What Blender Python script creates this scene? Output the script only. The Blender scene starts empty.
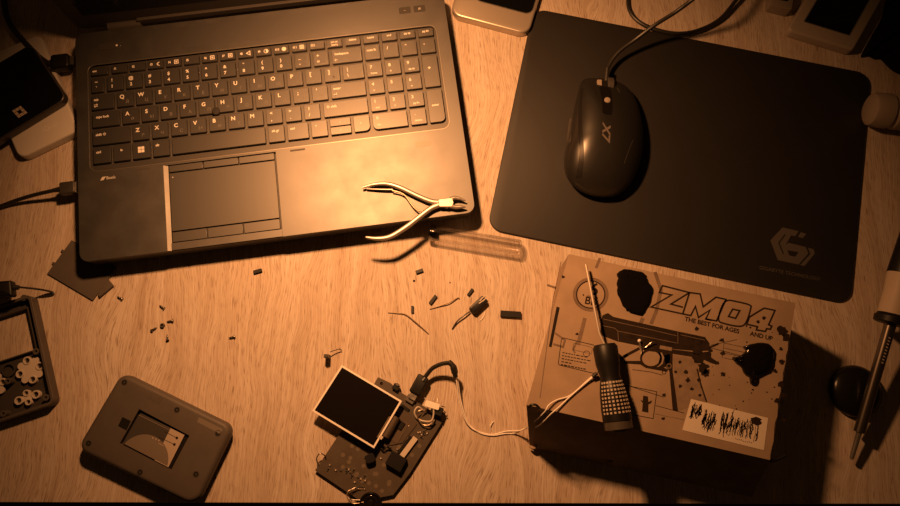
import bpy, bmesh, math, random
from mathutils import Vector, Matrix
from mathutils.geometry import tessellate_polygon
from mathutils.bvhtree import BVHTree
random.seed(7)
R = math.radians
SC = bpy.context.scene
COL = SC.collection
S = 0.001                                     # all lengths below are millimetres

# ------------------------------------------------------------------ camera
F_PX, TILT, ROLL, CAMH = 719.0, R(12.9106), R(-1.7356), 701.34
cd = bpy.data.cameras.new('camera'); cam = bpy.data.objects.new('camera', cd); COL.objects.link(cam)
cd.sensor_width = 36; cd.lens = F_PX / 900 * 36; cd.clip_start = 0.01; cd.clip_end = 20
cam.matrix_world = Matrix.Translation((0, 0, CAMH * S)) @ Matrix.Rotation(TILT, 4, 'X') @ Matrix.Rotation(-ROLL, 4, 'Z')
SC.camera = cam

# ------------------------------------------------------------------ light and exposure
SC.view_settings.view_transform = 'Standard'; SC.view_settings.look = 'None'
SC.view_settings.gamma = 1; SC.view_settings.use_curve_mapping = False
SC.view_settings.exposure = 0.0
w = bpy.data.worlds.new('room'); SC.world = w; w.use_nodes = True
w.node_tree.nodes['Background'].inputs[0].default_value = (1, .45, .14, 1)
w.node_tree.nodes['Background'].inputs[1].default_value = 0.014
LAMP = Vector((-120, 345, 430))
def lamp(name, loc, target, power, color, angle, blend, size):
    l = bpy.data.lights.new(name, 'SPOT'); o = bpy.data.objects.new(name, l); COL.objects.link(o)
    l.energy = power; l.color = color; l.spot_size = R(angle); l.spot_blend = blend; l.shadow_soft_size = size * S
    o.location = Vector(loc) * S
    o.rotation_euler = (Vector(target) - Vector(loc)).to_track_quat('-Z', 'Y').to_euler()
    return o
lamp('lamp_bulb', LAMP, (-50, 195, 0), 19, (1, .42, .145), 110, 1.0, 22)

# ------------------------------------------------------------------ helpers
def P(px, py, z=0.0):
    """the point of the place at height z that the photograph shows at pixel px, py"""
    a, b = px - 450, 253 - py
    u = a * math.cos(ROLL) + b * math.sin(ROLL); v = -a * math.sin(ROLL) + b * math.cos(ROLL)
    d = (u, v * math.cos(TILT) + F_PX * math.sin(TILT), v * math.sin(TILT) - F_PX * math.cos(TILT))
    k = (z - CAMH) / d[2]
    return (d[0] * k, d[1] * k)
def PL(pts, z=0.0): return [P(p[0], p[1], z) for p in pts]
def P3(px, py, z): return Vector((*P(px, py, z), z))
def crop(ox, oy, s, pts): return [(ox + x / s, oy + y / s) for x, y in pts]

def rpoly(pts, r, seg=6):
    out = []; n = len(pts)
    for i in range(n):
        p = Vector(pts[i]); a = Vector(pts[i - 1]) - p; b = Vector(pts[(i + 1) % n]) - p
        rr = r[i] if isinstance(r, (list, tuple)) else r
        la, lb = a.length, b.length
        if rr <= 0 or la < 1e-6 or lb < 1e-6: out.append(tuple(p)); continue
        a /= la; b /= lb
        ang = math.acos(max(-1, min(1, a.dot(b))))
        if ang > 3.05: out.append(tuple(p)); continue
        t = min(rr / math.tan(ang / 2), la * .48, lb * .48); r2 = t * math.tan(ang / 2)
        c = p + (a + b).normalized() * (r2 / math.sin(ang / 2))
        s0 = p + a * t - c; s1 = p + b * t - c
        a0 = math.atan2(s0.y, s0.x); a1 = math.atan2(s1.y, s1.x); d = (a1 - a0 + math.pi) % (2 * math.pi) - math.pi
        for k in range(seg + 1):
            q = a0 + d * k / seg; out.append((c.x + r2 * math.cos(q), c.y + r2 * math.sin(q)))
    return out
def rect(x0, y0, x1, y1): return [(x0, y0), (x1, y0), (x1, y1), (x0, y1)]
def circ(x, y, r, n=24, ry=None): return [(x + r * math.cos(2 * math.pi * i / n), y + (ry or r) * math.sin(2 * math.pi * i / n)) for i in range(n)]
def smooth(pts, n=8, closed=False):
    pts = [Vector(p) for p in pts]; m = len(pts); out = []
    def g(i): return pts[i % m] if closed else pts[max(0, min(m - 1, i))]
    for i in range(m if closed else m - 1):
        a, b, c, d = g(i - 1), g(i), g(i + 1), g(i + 2)
        for k in range(n):
            t = k / n
            out.append(.5 * ((2 * b) + (c - a) * t + (2 * a - 5 * b + 4 * c - d) * t * t + (3 * b - a - 3 * c + d) * t ** 3))
    if not closed: out.append(pts[-1])
    return out
def offset_poly(pts, d):
    """shrink (d>0) a convex-ish loop towards its centre along vertex normals"""
    n = len(pts); area = sum(pts[i][0] * pts[(i + 1) % n][1] - pts[(i + 1) % n][0] * pts[i][1] for i in range(n))
    sg = 1 if area > 0 else -1; out = []
    for i in range(n):
        p0, p, p1 = Vector(pts[i - 1]), Vector(pts[i]), Vector(pts[(i + 1) % n])
        e0 = (p - p0); e1 = (p1 - p)
        if e0.length < 1e-6: e0 = e1
        if e1.length < 1e-6: e1 = e0
        e0 = e0.normalized(); e1 = e1.normalized()
        nn = Vector((-(e0.y + e1.y), e0.x + e1.x)) * sg
        if nn.length < 1e-6: nn = Vector((-e0.y, e0.x)) * sg
        nn.normalize(); c = max(.5, nn.dot(Vector((-e0.y, e0.x)) * sg))
        out.append(tuple(p + nn * d / c))
    return out

_glyph = {}
def glyphs(s, bold=0.0):
    k = (s, bold)
    if k in _glyph: return _glyph[k]
    c = bpy.data.curves.new('t', 'FONT'); c.body = s; c.size = 1; c.offset = bold; c.align_x = 'CENTER'; c.align_y = 'CENTER'; c.resolution_u = 3
    o = bpy.data.objects.new('t', c); COL.objects.link(o)
    dg = bpy.context.evaluated_depsgraph_get(); dg.update()
    me = bpy.data.meshes.new_from_object(o.evaluated_get(dg))
    v = [(p.co.x, p.co.y) for p in me.vertices]; f = [tuple(q.vertices) for q in me.polygons]
    bpy.data.objects.remove(o); bpy.data.curves.remove(c); bpy.data.meshes.remove(me)
    _glyph[k] = (v, f); return _glyph[k]

MAT4 = {}                                     # root object -> its matrix in mm
class MB:
    def __init__(s): s.v = []; s.f = []; s.m = []; s.M = Matrix()
    def add(s, vs, fs, mi=0):
        b = len(s.v); s.v += [s.M @ Vector(v) for v in vs]
        for k, f in enumerate(fs): s.f.append(tuple(b + i for i in f)); s.m.append(mi if isinstance(mi, int) else mi[k])
        return s
    def prism(s, loops, z0, z1, mi=0, top=None, bottom=True):
        if not isinstance(loops[0][0], (tuple, list, Vector)): loops = [loops]
        fl = [Vector((p[0], p[1], 0)) for l in loops for p in l]; n = len(fl)
        tr = tessellate_polygon([[Vector((p[0], p[1], 0)) for p in l] for l in loops])
        vs = [(p.x, p.y, z0) for p in fl] + [(p.x, p.y, z1) for p in fl]; fs = []; ms = []
        for t in tr:
            fs.append(tuple(i + n for i in t)); ms.append(mi if top is None else top)
            if bottom: fs.append(tuple(reversed(t))); ms.append(mi)
        b = 0
        for l in loops:
            for i in range(len(l)):
                j = (i + 1) % len(l); fs.append((b + i, b + j, b + j + n, b + i + n)); ms.append(mi)
            b += len(l)
        return s.add(vs, fs, ms)
    def flat(s, pts, z, mi=0):
        tr = tessellate_polygon([[Vector((p[0], p[1], 0)) for p in pts]])
        return s.add([(p[0], p[1], z) for p in pts], [tuple(t) for t in tr], mi)
    def sheet(s, loops, z, mi=0):
        tr = tessellate_polygon([[Vector((p[0], p[1], 0)) for p in l] for l in loops])
        return s.add([(p[0], p[1], z) for l in loops for p in l], [tuple(t) for t in tr], mi)
    def loft(s, rings, mi=0, caps=True, closed=True):
        """rings: equal-length lists of 3D points"""
        n = len(rings[0]); vs = [p for r in rings for p in r]; fs = []
        for k in range(len(rings) - 1):
            for i in range(n if closed else n - 1):
                j = (i + 1) % n; fs.append((k * n + i, k * n + j, (k + 1) * n + j, (k + 1) * n + i))
        if caps: fs.append(tuple(range(n))); fs.append(tuple((len(rings) - 1) * n + i for i in range(n)))
        return s.add(vs, fs, mi)
    def slab(s, pts, z0, z1, ch=1.0, seg=3, chb=0.0, mi=0):
        """rounded-edge plate: outline pts, from z0 to z1, top edge rounded by ch, bottom edge by chb"""
        rg = []
        if chb > 0:
            for k in range(seg + 1):
                a = math.pi / 2 * k / seg; o = offset_poly(pts, chb * (1 - math.sin(a))); rg.append([(x, y, z0 + chb * (1 - math.cos(a))) for x, y in o])
        else: rg.append([(x, y, z0) for x, y in pts])
        for k in range(seg + 1):
            a = math.pi / 2 * k / seg; o = offset_poly(pts, ch * (1 - math.cos(a))) if ch > 0 else pts
            rg.append([(x, y, z1 - ch + ch * math.sin(a)) for x, y in o])
        return s.loft(rg, mi)
    def tube(s, pts, r, seg=10, mi=0, flat=1.0, caps=True):
        pts = [Vector(p) for p in pts]; n = len(pts); rg = []; up = Vector((0, 0, 1))
        for i in range(n):
            t = (pts[min(n - 1, i + 1)] - pts[max(0, i - 1)])
            if t.length < 1e-9: t = Vector((1, 0, 0))
            t.normalize(); a = up.cross(t)
            if a.length < .05: a = Vector((0, 1, 0)).cross(t)
            a.normalize(); b = t.cross(a)
            rr = r[i] if isinstance(r, (list, tuple)) else r
            rg.append([pts[i] + a * rr * math.cos(2 * math.pi * k / seg) + b * rr * flat * math.sin(2 * math.pi * k / seg) for k in range(seg)])
        return s.loft(rg, mi, caps)
    def lathe(s, p0, p1, prof, seg=28, mi=0):
        """prof: (distance along axis from p0, radius)"""
        p0, p1 = Vector(p0), Vector(p1); t = (p1 - p0).normalized(); a = Vector((0, 0, 1)).cross(t)
        if a.length < .05: a = Vector((1, 0, 0)).cross(t)
        a.normalize(); b = t.cross(a)
        return s.loft([[p0 + t * d + (a * math.cos(2 * math.pi * k / seg) + b * math.sin(2 * math.pi * k / seg)) * max(rr, .01) for k in range(seg)] for d, rr in prof], mi)
    def ribbon(s, pts, w, z, mi=0, closed=False):
        """flat printed line on a horizontal surface"""
        pts = [Vector((p[0], p[1])) for p in pts]; n = len(pts); vs = []; fs = []
        for i in range(n):
            if closed: a, b = pts[i - 1], pts[(i + 1) % n]
            else: a, b = pts[max(0, i - 1)], pts[min(n - 1, i + 1)]
            e0 = (pts[i] - a); e1 = (b - pts[i])
            if e0.length < 1e-9: e0 = e1
            if e1.length < 1e-9: e1 = e0
            e0.normalize(); e1.normalize(); m = Vector((-(e0.y + e1.y), e0.x + e1.x))
            if m.length < 1e-6: m = Vector((-e0.y, e0.x))
            m.normalize(); c = max(.4, abs(m.dot(Vector((-e0.y, e0.x))))); m *= w / 2 / c
            vs += [(pts[i].x + m.x, pts[i].y + m.y, z), (pts[i].x - m.x, pts[i].y - m.y, z)]
        for i in range(n if closed else n - 1):
            j = (i + 1) % n; fs.append((2 * i, 2 * i + 1, 2 * j + 1, 2 * j))
        return s.add(vs, fs, mi)
    def text(s, body, x, y, z, size, rot=0, mi=0, bold=0.0, sx=1.0, shear=0.0):
        v, f = glyphs(body, bold); c, d = math.cos(rot), math.sin(rot); vs = []
        for a, b in v:
            a = (a + b * shear) * size * sx; b *= size; vs.append((x + a * c - b * d, y + a * d + b * c, z))
        return s.add(vs, f, mi)
    def bvh(s): return BVHTree.FromPolygons([tuple(v) for v in s.v], s.f)
    def build(s, name, mats, parent=None, local=False, bevel=0, smooth_ang=35, seg=2, subsurf=0):
        root = parent
        while root is not None and root.parent is not None: root = root.parent
        inv = Matrix() if (local or root is None or root not in MAT4) else MAT4[root].inverted()
        me = bpy.data.meshes.new(name); me.from_pydata([tuple((inv @ v) * S) for v in s.v], [], s.f)
        if not isinstance(mats, (list, tuple)): mats = [mats]
        for m in mats: me.materials.append(m)
        me.polygons.foreach_set('material_index', s.m)
        bm = bmesh.new(); bm.from_mesh(me)
        bmesh.ops.remove_doubles(bm, verts=bm.verts, dist=1e-7)
        bmesh.ops.recalc_face_normals(bm, faces=bm.faces)
        if bevel: bmesh.ops.dissolve_limit(bm, angle_limit=.01, verts=bm.verts, edges=bm.edges, delimit={'MATERIAL'})
        bm.to_mesh(me); bm.free()
        me.polygons.foreach_set('use_smooth', [True] * len(me.polygons)); me.set_sharp_from_angle(angle=R(smooth_ang))
        o = bpy.data.objects.new(name, me); COL.objects.link(o)
        if parent is not None: o.parent = parent
        if bevel:
            b = o.modifiers.new('bevel', 'BEVEL'); b.width = bevel * S; b.segments = seg; b.limit_method = 'ANGLE'; b.angle_limit = R(40)
        if subsurf:
            b = o.modifiers.new('sub', 'SUBSURF'); b.levels = subsurf; b.render_levels = subsurf
        return o

def tag(o, label=None, cat=None, group=None, kind=None):
    if label: o['label'] = label
    if cat: o['category'] = cat
    if group: o['group'] = group
    if kind: o['kind'] = kind
    return o
def thing(name, label, cat, loc, rz=0, group=None):
    o = bpy.data.objects.new(name, None); COL.objects.link(o); o.empty_display_size = .01
    o.location = Vector(loc) * S; o.rotation_euler = (0, 0, rz)
    MAT4[o] = Matrix.Translation(Vector(loc)) @ Matrix.Rotation(rz, 4, 'Z')
    return tag(o, label, cat, group)
def single(mb, name, mat, label, cat, loc, group=None, **k):
    """a thing that is one mesh, its origin at its base"""
    d = Vector(loc); s2 = MB(); s2.v = [v - d for v in mb.v]; s2.f = mb.f; s2.m = mb.m
    o = s2.build(name, mat, None, **k); o.location = d * S
    return tag(o, label, cat, group)

# ------------------------------------------------------------------ materials
def mat(name, color, rough=.5, metal=0.0, spec=.5, noise=0.0, nscale=200, bump=0.0, bscale=600, rvar=0.0, trans=0.0, coat=0.0, alpha=None):
    m = bpy.data.materials.new(name); m.use_nodes = True; nt = m.node_tree; b = nt.nodes['Principled BSDF']
    b.inputs['Base Color'].default_value = (*color, 1); b.inputs['Roughness'].default_value = rough
    b.inputs['Metallic'].default_value = metal; b.inputs['Specular IOR Level'].default_value = spec
    b.inputs['Transmission Weight'].default_value = trans; b.inputs['Coat Weight'].default_value = coat
    tc = nt.nodes.new('ShaderNodeTexCoord')
    if noise or rvar:
        n = nt.nodes.new('ShaderNodeTexNoise'); n.inputs['Scale'].default_value = nscale; n.inputs['Detail'].default_value = 4
        nt.links.new(tc.outputs['Object'], n.inputs['Vector'])
        if noise:
            r = nt.nodes.new('ShaderNodeMapRange'); r.inputs[1].default_value = .3; r.inputs[2].default_value = .7
            r.inputs[3].default_value = 1 - noise; r.inputs[4].default_value = 1 + noise
            nt.links.new(n.outputs['Fac'], r.inputs[0])
            h = nt.nodes.new('ShaderNodeHueSaturation'); h.inputs['Color'].default_value = (*color, 1)
            nt.links.new(r.outputs[0], h.inputs['Value']); nt.links.new(h.outputs[0], b.inputs['Base Color'])
        if rvar:
            r = nt.nodes.new('ShaderNodeMapRange'); r.inputs[1].default_value = .3; r.inputs[2].default_value = .7
            r.inputs[3].default_value = rough - rvar; r.inputs[4].default_value = rough + rvar
            nt.links.new(n.outputs['Fac'], r.inputs[0]); nt.links.new(r.outputs[0], b.inputs['Roughness'])
    if bump:
        n = nt.nodes.new('ShaderNodeTexNoise'); n.inputs['Scale'].default_value = bscale; n.inputs['Detail'].default_value = 3
        nt.links.new(tc.outputs['Object'], n.inputs['Vector'])
        k = nt.nodes.new('ShaderNodeBump'); k.inputs['Strength'].default_value = bump; k.inputs['Distance'].default_value = .0005
        nt.links.new(n.outputs['Fac'], k.inputs['Height']); nt.links.new(k.outputs[0], b.inputs['Normal'])
    return m
def wood_mat():
    m = bpy.data.materials.new('oak_veneer'); m.use_nodes = True; nt = m.node_tree; N = nt.nodes; L = nt.links; b = N['Principled BSDF']
    tc = N.new('ShaderNodeTexCoord')
    # slow sideways wander of the grain
    n0 = N.new('ShaderNodeTexNoise'); n0.inputs['Scale'].default_value = 1; n0.inputs['Detail'].default_value = 2
    mp0 = N.new('ShaderNodeMapping'); mp0.inputs['Scale'].default_value = (9, 5, 1); L.new(tc.outputs['Object'], mp0.inputs[0]); L.new(mp0.outputs[0], n0.inputs['Vector'])
    sub = N.new('ShaderNodeVectorMath'); sub.operation = 'SUBTRACT'; sub.inputs[1].default_value = (.5, .5, .5); L.new(n0.outputs['Color'], sub.inputs[0])
    sc = N.new('ShaderNodeVectorMath'); sc.operation = 'MULTIPLY'; sc.inputs[1].default_value = (.075, 0, 0); L.new(sub.outputs[0], sc.inputs[0])
    ad = N.new('ShaderNodeVectorMath'); ad.operation = 'ADD'; L.new(tc.outputs['Object'], ad.inputs[0]); L.new(sc.outputs[0], ad.inputs[1])
    def noise(sx, sy, det, rough=.55):
        mp = N.new('ShaderNodeMapping'); mp.inputs['Rotation'].default_value = (0, 0, R(2)); mp.inputs['Scale'].default_value = (sx, sy, 1)
        n = N.new('ShaderNodeTexNoise'); n.inputs['Scale'].default_value = 1; n.inputs['Detail'].default_value = det; n.inputs['Roughness'].default_value = rough
        L.new(ad.outputs[0], mp.inputs[0]); L.new(mp.outputs[0], n.inputs['Vector']); return n.outputs['Fac']
    def ramp(fac, stops):
        r = N.new('ShaderNodeValToRGB'); L.new(fac, r.inputs[0]); e = r.color_ramp.elements
        e[0].position, e[0].color = stops[0]; e[1].position, e[1].color = stops[-1]
        for p_, c_ in stops[1:-1]:
            q = e.new(p_); q.color = c_
        return r.outputs[0]
    broad = ramp(noise(70, 2.2, 4), [(.28, (.50, .40, .32, 1)), (.5, (.58, .49, .41, 1)), (.72, (.64, .56, .49, 1))])
    fine = ramp(noise(760, 12, 3, .65), [(.30, (.66, .59, .53, 1)), (.60, (1, 1, 1, 1))])
    pores = ramp(noise(1500, 70, 2, .5), [(.34, (.50, .42, .36, 1)), (.44, (1, 1, 1, 1))])
    def mul(a, c, f=1):
        x = N.new('ShaderNodeMix'); x.data_type = 'RGBA'; x.blend_type = 'MULTIPLY'; x.inputs[0].default_value = f; L.new(a, x.inputs[6]); L.new(c, x.inputs[7]); return x.outputs[2]
    col = mul(mul(broad, fine, .8), pores, .85)
    L.new(col, b.inputs['Base Color']); b.inputs['Roughness'].default_value = .55; b.inputs['Specular IOR Level'].default_value = .3
    bp = N.new('ShaderNodeBump'); bp.inputs['Strength'].default_value = .25; bp.inputs['Distance'].default_value = .0003; L.new(noise(620, 26, 2, .5), bp.inputs['Height']); L.new(bp.outputs[0], b.inputs['Normal'])
    return m
M_WOOD = wood_mat()
M_FLOOR = mat('dark_floor', (.03, .025, .02), .9)
M_ALU = mat('dark_brushed_metal', (.15, .145, .14), .50, .97, noise=.04, nscale=45, rvar=.03)
M_TRAY = mat('keyboard_tray', (.10, .095, .09), .5, .8)
M_KEY = mat('key_plastic', (.125, .12, .115), .45, .92, .5)
M_LEG = mat('key_legend', (.75, .70, .65), .6)
M_LEG2 = mat('key_legend_dim', (.14, .13, .12), .6)
M_BODY = mat('laptop_shell', (.045, .04, .036), .5, .2)
M_PAD = mat('touchpad_surface', (.13, .125, .12), .48, .9)
M_BLACK = mat('black_plastic', (.009, .008, .0075), .45, 0, .35)
M_GLOSS = mat('glossy_black', (.008, .007, .007), .12, 0, .6)
M_SCREEN = mat('dark_glass', (.004, .004, .004), .18, 0, .4)
M_CLOTH = mat('mouse_mat_cloth', (.014, .012, .0105), .55, 0, .45, noise=.08, nscale=25, bump=.25, bscale=2500)
M_CLOTHP = mat('mouse_mat_print', (.075, .065, .058), .65, 0, .3)
M_RUB = mat('cable_rubber', (.02, .018, .016), .42, 0, .5)
M_STEEL = mat('bare_steel', (.62, .58, .54), .30, .9, rvar=.05, nscale=300)
M_DSTEEL = mat('dark_steel', (.16, .145, .13), .32, .9)
M_WHITE = mat('white_plastic', (.62, .58, .54), .38, 0, .5)
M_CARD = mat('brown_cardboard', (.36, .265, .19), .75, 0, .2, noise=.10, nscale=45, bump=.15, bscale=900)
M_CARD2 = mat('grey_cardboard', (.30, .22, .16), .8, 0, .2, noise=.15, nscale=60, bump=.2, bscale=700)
M_INK = mat('dark_print', (.030, .020, .014), .8, 0, .05)
M_INK4 = mat('pale_print', (.27, .195, .14), .75, 0, .2, noise=.15, nscale=150)
M_INK2 = mat('brown_print', (.030, .020, .014), .8, 0, .05, noise=.3, nscale=150)
M_INK3 = mat('faded_print', (.19, .135, .098), .75, 0, .2, noise=.2, nscale=100)
M_LABEL = mat('label_paper', (.78, .68, .58), .7, 0, .2)
M_GREYP = mat('grey_console_plastic', (.088, .074, .064), .55, 0, .4, noise=.06, nscale=80, bump=.15, bscale=2500)
M_DGREY = mat('dark_console_plastic', (.05, .044, .04), .55, 0, .4)
M_PCB = mat('circuit_board', (.08, .063, .048), .42, 0, .5, noise=.12, nscale=120)
M_PCB2 = mat('board_trace', (.17, .135, .10), .4, .2)
M_SOLDER = mat('solder', (.65, .60, .55), .25, .9)
M_RUBW = mat('pale_rubber', (.60, .53, .46), .6, 0, .3)
M_WIREW = mat('white_wire', (.88, .82, .76), .5, 0, .4)
M_COPPER = mat('bare_wire', (.42, .33, .25), .35, .7)
M_CREAM = mat('cream_handle', (.58, .48, .39), .5, 0, .4)
M_BOLT = mat('battery_label', (.42, .35, .29), .5, 0, .4)
def glass():
    m = bpy.data.materials.new('clear_plastic'); m.use_nodes = True; nt = m.node_tree; nt.nodes.clear(); N = nt.nodes.new; L = nt.links.new
    o = N('ShaderNodeOutputMaterial'); mx = N('ShaderNodeMixShader'); t = N('ShaderNodeBsdfTransparent'); t.inputs[0].default_value = (.985, .98, .975, 1)
    g = N('ShaderNodeBsdfGlossy'); g.inputs['Roughness'].default_value = .12; fr = N('ShaderNodeLayerWeight'); fr.inputs['Blend'].default_value = .28
    ml = N('ShaderNodeMath'); ml.operation = 'MULTIPLY'; ml.inputs[1].default_value = .8
    L(fr.outputs['Facing'], ml.inputs[0]); L(ml.outputs[0], mx.inputs[0]); L(t.outputs[0], mx.inputs[1]); L(g.outputs[0], mx.inputs[2]); L(mx.outputs[0], o.inputs[0]); return m
M_GLASS = glass()
M_BTN = mat('mouse_button_grey', (.30, .25, .21), .5)
M_NIP = mat('satin_steel', (.50, .46, .42), .42, .75, rvar=.05, nscale=300)

# ------------------------------------------------------------------ the desk and the floor beyond it
e0, e1 = P(0, 502.6), P(900, 504.4)
dx = (e1[1] - e0[1]) / (e1[0] - e0[0])
def edge(x): return e0[1] + (x - e0[0]) * dx
desk = thing('desk', 'oak-grained wooden desk top carrying the laptop, tools and open console', 'desk', (0, 300, -28))
b = MB(); b.prism([(-1000, edge(-1000)), (1000, edge(1000)), (1000, 1050), (-1000, 1050)], -28, 0); b.build('desk_top', M_WOOD, desk, bevel=.8)
b = MB()
b = MB(); b.prism(rect(-2000, -1500, 2000, 2500), -760, -740); b.build('floor', M_FLOOR)['kind'] = 'structure'
for x, y in ((-930, edge(-930) + 70), (930, edge(930) + 70), (-930, 980), (930, 980)):
    b = MB(); b.prism(rect(x - 25, y - 25, x + 25, y + 25), -740, -28); b.build('leg', M_DGREY, desk)

# ------------------------------------------------------------------ laptop
LYAW = .1631
lap = thing('laptop', 'open dark grey laptop with Latin and Cyrillic lettered keys and number pad', 'laptop', (-353.72, 310.64, 0), LYAW)
X0, X1, Y0, Y1 = -28, 353.8, -174.5, 68
body = rpoly(rect(X0, Y0, X1, Y1), 9)
b = MB(); b.slab(offset_poly(body, 1.2), 4, 23.4, .5, 2, 5); b.build('base', M_BODY, lap, local=True)
for x, y in ((-5, -155), (330, -155), (-5, 50), (330, 50)):
    b = MB(); b.prism(circ(x, y, 8), 0, 4.2); b.build('rubber_foot', M_RUB, lap, local=True)
WELL = rpoly([(-16, -85), (341.5, -85), (341.5, 31), (-16, 31)], 8)
TPO = rect(55.6, -174.2, 165.9, -84.9)
# deck with the keyboard well and the touchpad bay cut out of it
deck_loop = rpoly([(X0, Y0), (55.6, Y0), (55.6, -87.0), (165.9, -87.0), (165.9, Y0), (X1, Y0), (X1, Y1), (X0, Y1)], [9, 0, 0, 0, 0, 9, 9, 9])
b = MB(); b.prism([deck_loop, list(reversed(WELL))], 26.2, 28.2); b.build('palm_rest_deck', M_ALU, lap, local=True, bevel=.25)
b = MB(); b.prism([offset_poly(body, .15), list(reversed(offset_poly(body, 1.6)))], 22, 26.3); b.build('deck_edge', M_BODY, lap, local=True)
b = MB(); b.ribbon([(x, y) for x, y in rpoly([(-15.6, -84.6), (341.1, -84.6), (341.1, 30.6), (-15.6, 30.6)], 8)], 1.0, 28.25, closed=True); b.build('keyboard_bezel_line', mat('bezel_edge', (.24, .22, .20), .45, .9), lap, local=True)
# touchpad bay: sunken floor with a sloping left wall
b = MB(); b.add([(55.6, -174, 28.2), (59.4, -174, 26.2), (59.4, -87, 26.2), (55.6, -87, 28.2), (55.6, -174, 25), (59.4, -174, 25), (59.4, -87, 25), (55.6, -87, 25)],
      [(0, 1, 2, 3), (4, 5, 6, 7), (0, 4, 5, 1), (3, 2, 6, 7), (0, 3, 7, 4), (1, 5, 6, 2)])
b.prism(rect(59.4, -173.8, 165.9, -166.8), 24.6, 27.6); b.build('touchpad_rim', M_ALU, lap, local=True)
b = MB(); b.prism(rect(59.4, -166.8, 165.9, -87), 23.5, 24.6); b.build('touchpad_tray', M_BODY, lap, local=True)
tp = MB(); tp.prism(rect(60.2, -154.6, 164.0, -95.4), 24.5, 26.5); tp.text('«', 63.5, -99.5, 26.55, 3, mi=1); tp.build('touchpad', [M_PAD, M_LEG], lap, local=True, bevel=.2)
for y0, y1 in ((-94.2, -87.3), (-165.9, -155.7)):
    for x0, x1 in ((60.2, 93.3), (94.3, 128.2), (129.2, 164.0)):
        b = MB(); b.prism(rect(x0, y0, x1, y1), 24.5, 26.7); b.build('touchpad_button', M_PAD, lap, local=True, bevel=.4)
kb = MB(); kb.prism(offset_poly(WELL, -.8), 23.5, 24.7); kb = kb.build('keyboard', M_TRAY, lap, local=True)
def key(x0, y0, x1, y1, legends=(), lr=0, ll=0):
    b = MB(); rr = [.9, .9, .9, .9]
    if lr: rr[1] = 5
    if ll: rr[0] = 5
    o = rpoly(rect(x0, y0, x1, y1), rr, 4 if (lr or ll) else 2)
    b.loft([[(x, y, 24.6) for x, y in o], [(x, y, 27.9) for x, y in o], [(x, y, 28.3) for x, y in offset_poly(o, .35)]])
    for t, px, py, sz, mi in legends:
        b.text(t, px, py, 28.34, sz * 1.12, mi=mi, bold=.03 if mi == 1 else .01)
    return b.build('key', [M_KEY, M_LEG, M_LEG2], kb, local=True, smooth_ang=25)
G = 2.6
def row(y, h, cells):
    for x0, x1, kind, a, c in cells:
        lg = []
        if kind == 'c': lg = [(a, x0 + 5, y + h - 5.2, 5.0, 1)] + ([(c, x0 + 10.2, y + 4.6, 4.2, 2)] if c else [])
        if kind == 'd': lg = [(a, x0 + 5, y + h - 4.6, 4.2, 1), (c, x0 + 5, y + 4.6, 4.2, 1)]
        if kind == 'w': lg = [(a, x0 + 1.6 + len(a) * .95, y + h - 5.2, 3.1, 1)] + ([(c, x0 + 4, y + 4.2, 3.6, 1)] if c else [])
        if kind == 'f': lg = [(a, x0 + 3.6, y + h - 4.4, 3.0, 1)] + ([(c, x0 + 10.5, y + h - 4.8, 5.0, 1)] if c else [])
        if kind == 's': lg = [(a, (x0 + x1) / 2, y + h * .66, 2.7, 1)] + ([(c, (x0 + x1) / 2, y + h * .30, 2.7, 1)] if c else [])
        if kind == 'n': lg = [(a, x0 + 4.8, y + h - 5.2, 4.2, 1)] + ([(c, x0 + 4.8 + len(c) * .6, y + 3.8, 2.5, 1)] if c else [])
        key(x0, y, x1, y + h, lg)
def seq(start, n, pitch=19.0, wd=15.9): return [(start + i * pitch - wd, start + i * pitch) for i in range(n)]
NP = seq(280.7, 4)
# function row
fx = [(-12.6, 4.3)] + [(23.6 + i * 18.3 - 15.4, 23.6 + i * 18.3) for i in range(12)] + [(227.4, 243), (246.4, 261.9)]
ft = ['esc'] + ['f%d' % i for i in range(1, 13)] + ['prt sc', 'delete'] ; fg = ['', '', '', '☾', '▣', '', '▣', '▣', '◁', '◑', '●', '▥', '', 'sysrq', '']
row(18.9, 9.0, [(x0, x1, 's' if i > 12 else 'f', t, g) for i, ((x0, x1), t, g) in enumerate(zip(fx, ft, fg))] + [(x0, x1, 's', t, g) for (x0, x1), t, g in zip(NP, ['home', 'end', 'pg up', 'pg dn'], ['', '', '', ''])])
H_ = 15.9
row(0, H_, [(-12.6, -.6, 'd', '~', '`')] + [(x0, x1, 'd', t, g) for (x0, x1), t, g in zip(seq(19, 12), '!@#$%^&*()_+', '1234567890-=')] + [(231.2, 261.9, 'w', 'backspace', '←')] +
    [(x0, x1, 'w' if i == 0 else 'n', t, '') for i, ((x0, x1), t) in enumerate(zip(NP, ['num lk', '/', '*', '-']))])
row(-19, H_, [(-12.6, 9.3, 'w', 'tab', '⇄')] + [(x0, x1, 'c', t, g) for (x0, x1), t, g in zip(seq(28.5, 12), 'QWERTYUIOP[]', 'ЙЦУКЕНГШЩЗХЪ')] + [(240.5, 261.9, 'd', '|', '\\')] +
    [(x0, x1, 'n', t, g) for (x0, x1), t, g in zip(NP, '789', ['home', '↑', 'pg up'])])
row(-38, H_, [(-12.6, 14.2, 'w', 'caps lock', '')] + [(x0, x1, 'c', t, g) for (x0, x1), t, g in zip(seq(33.25, 11), 'ASDFGHJKL;\'', 'ФЫВАПРОЛДЖЭ')] + [(226.6, 261.9, 'w', 'enter', '↵')] +
    [(x0, x1, 'n', t, g) for (x0, x1), t, g in zip(NP, '456', ['←', '', '→'])])
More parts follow.
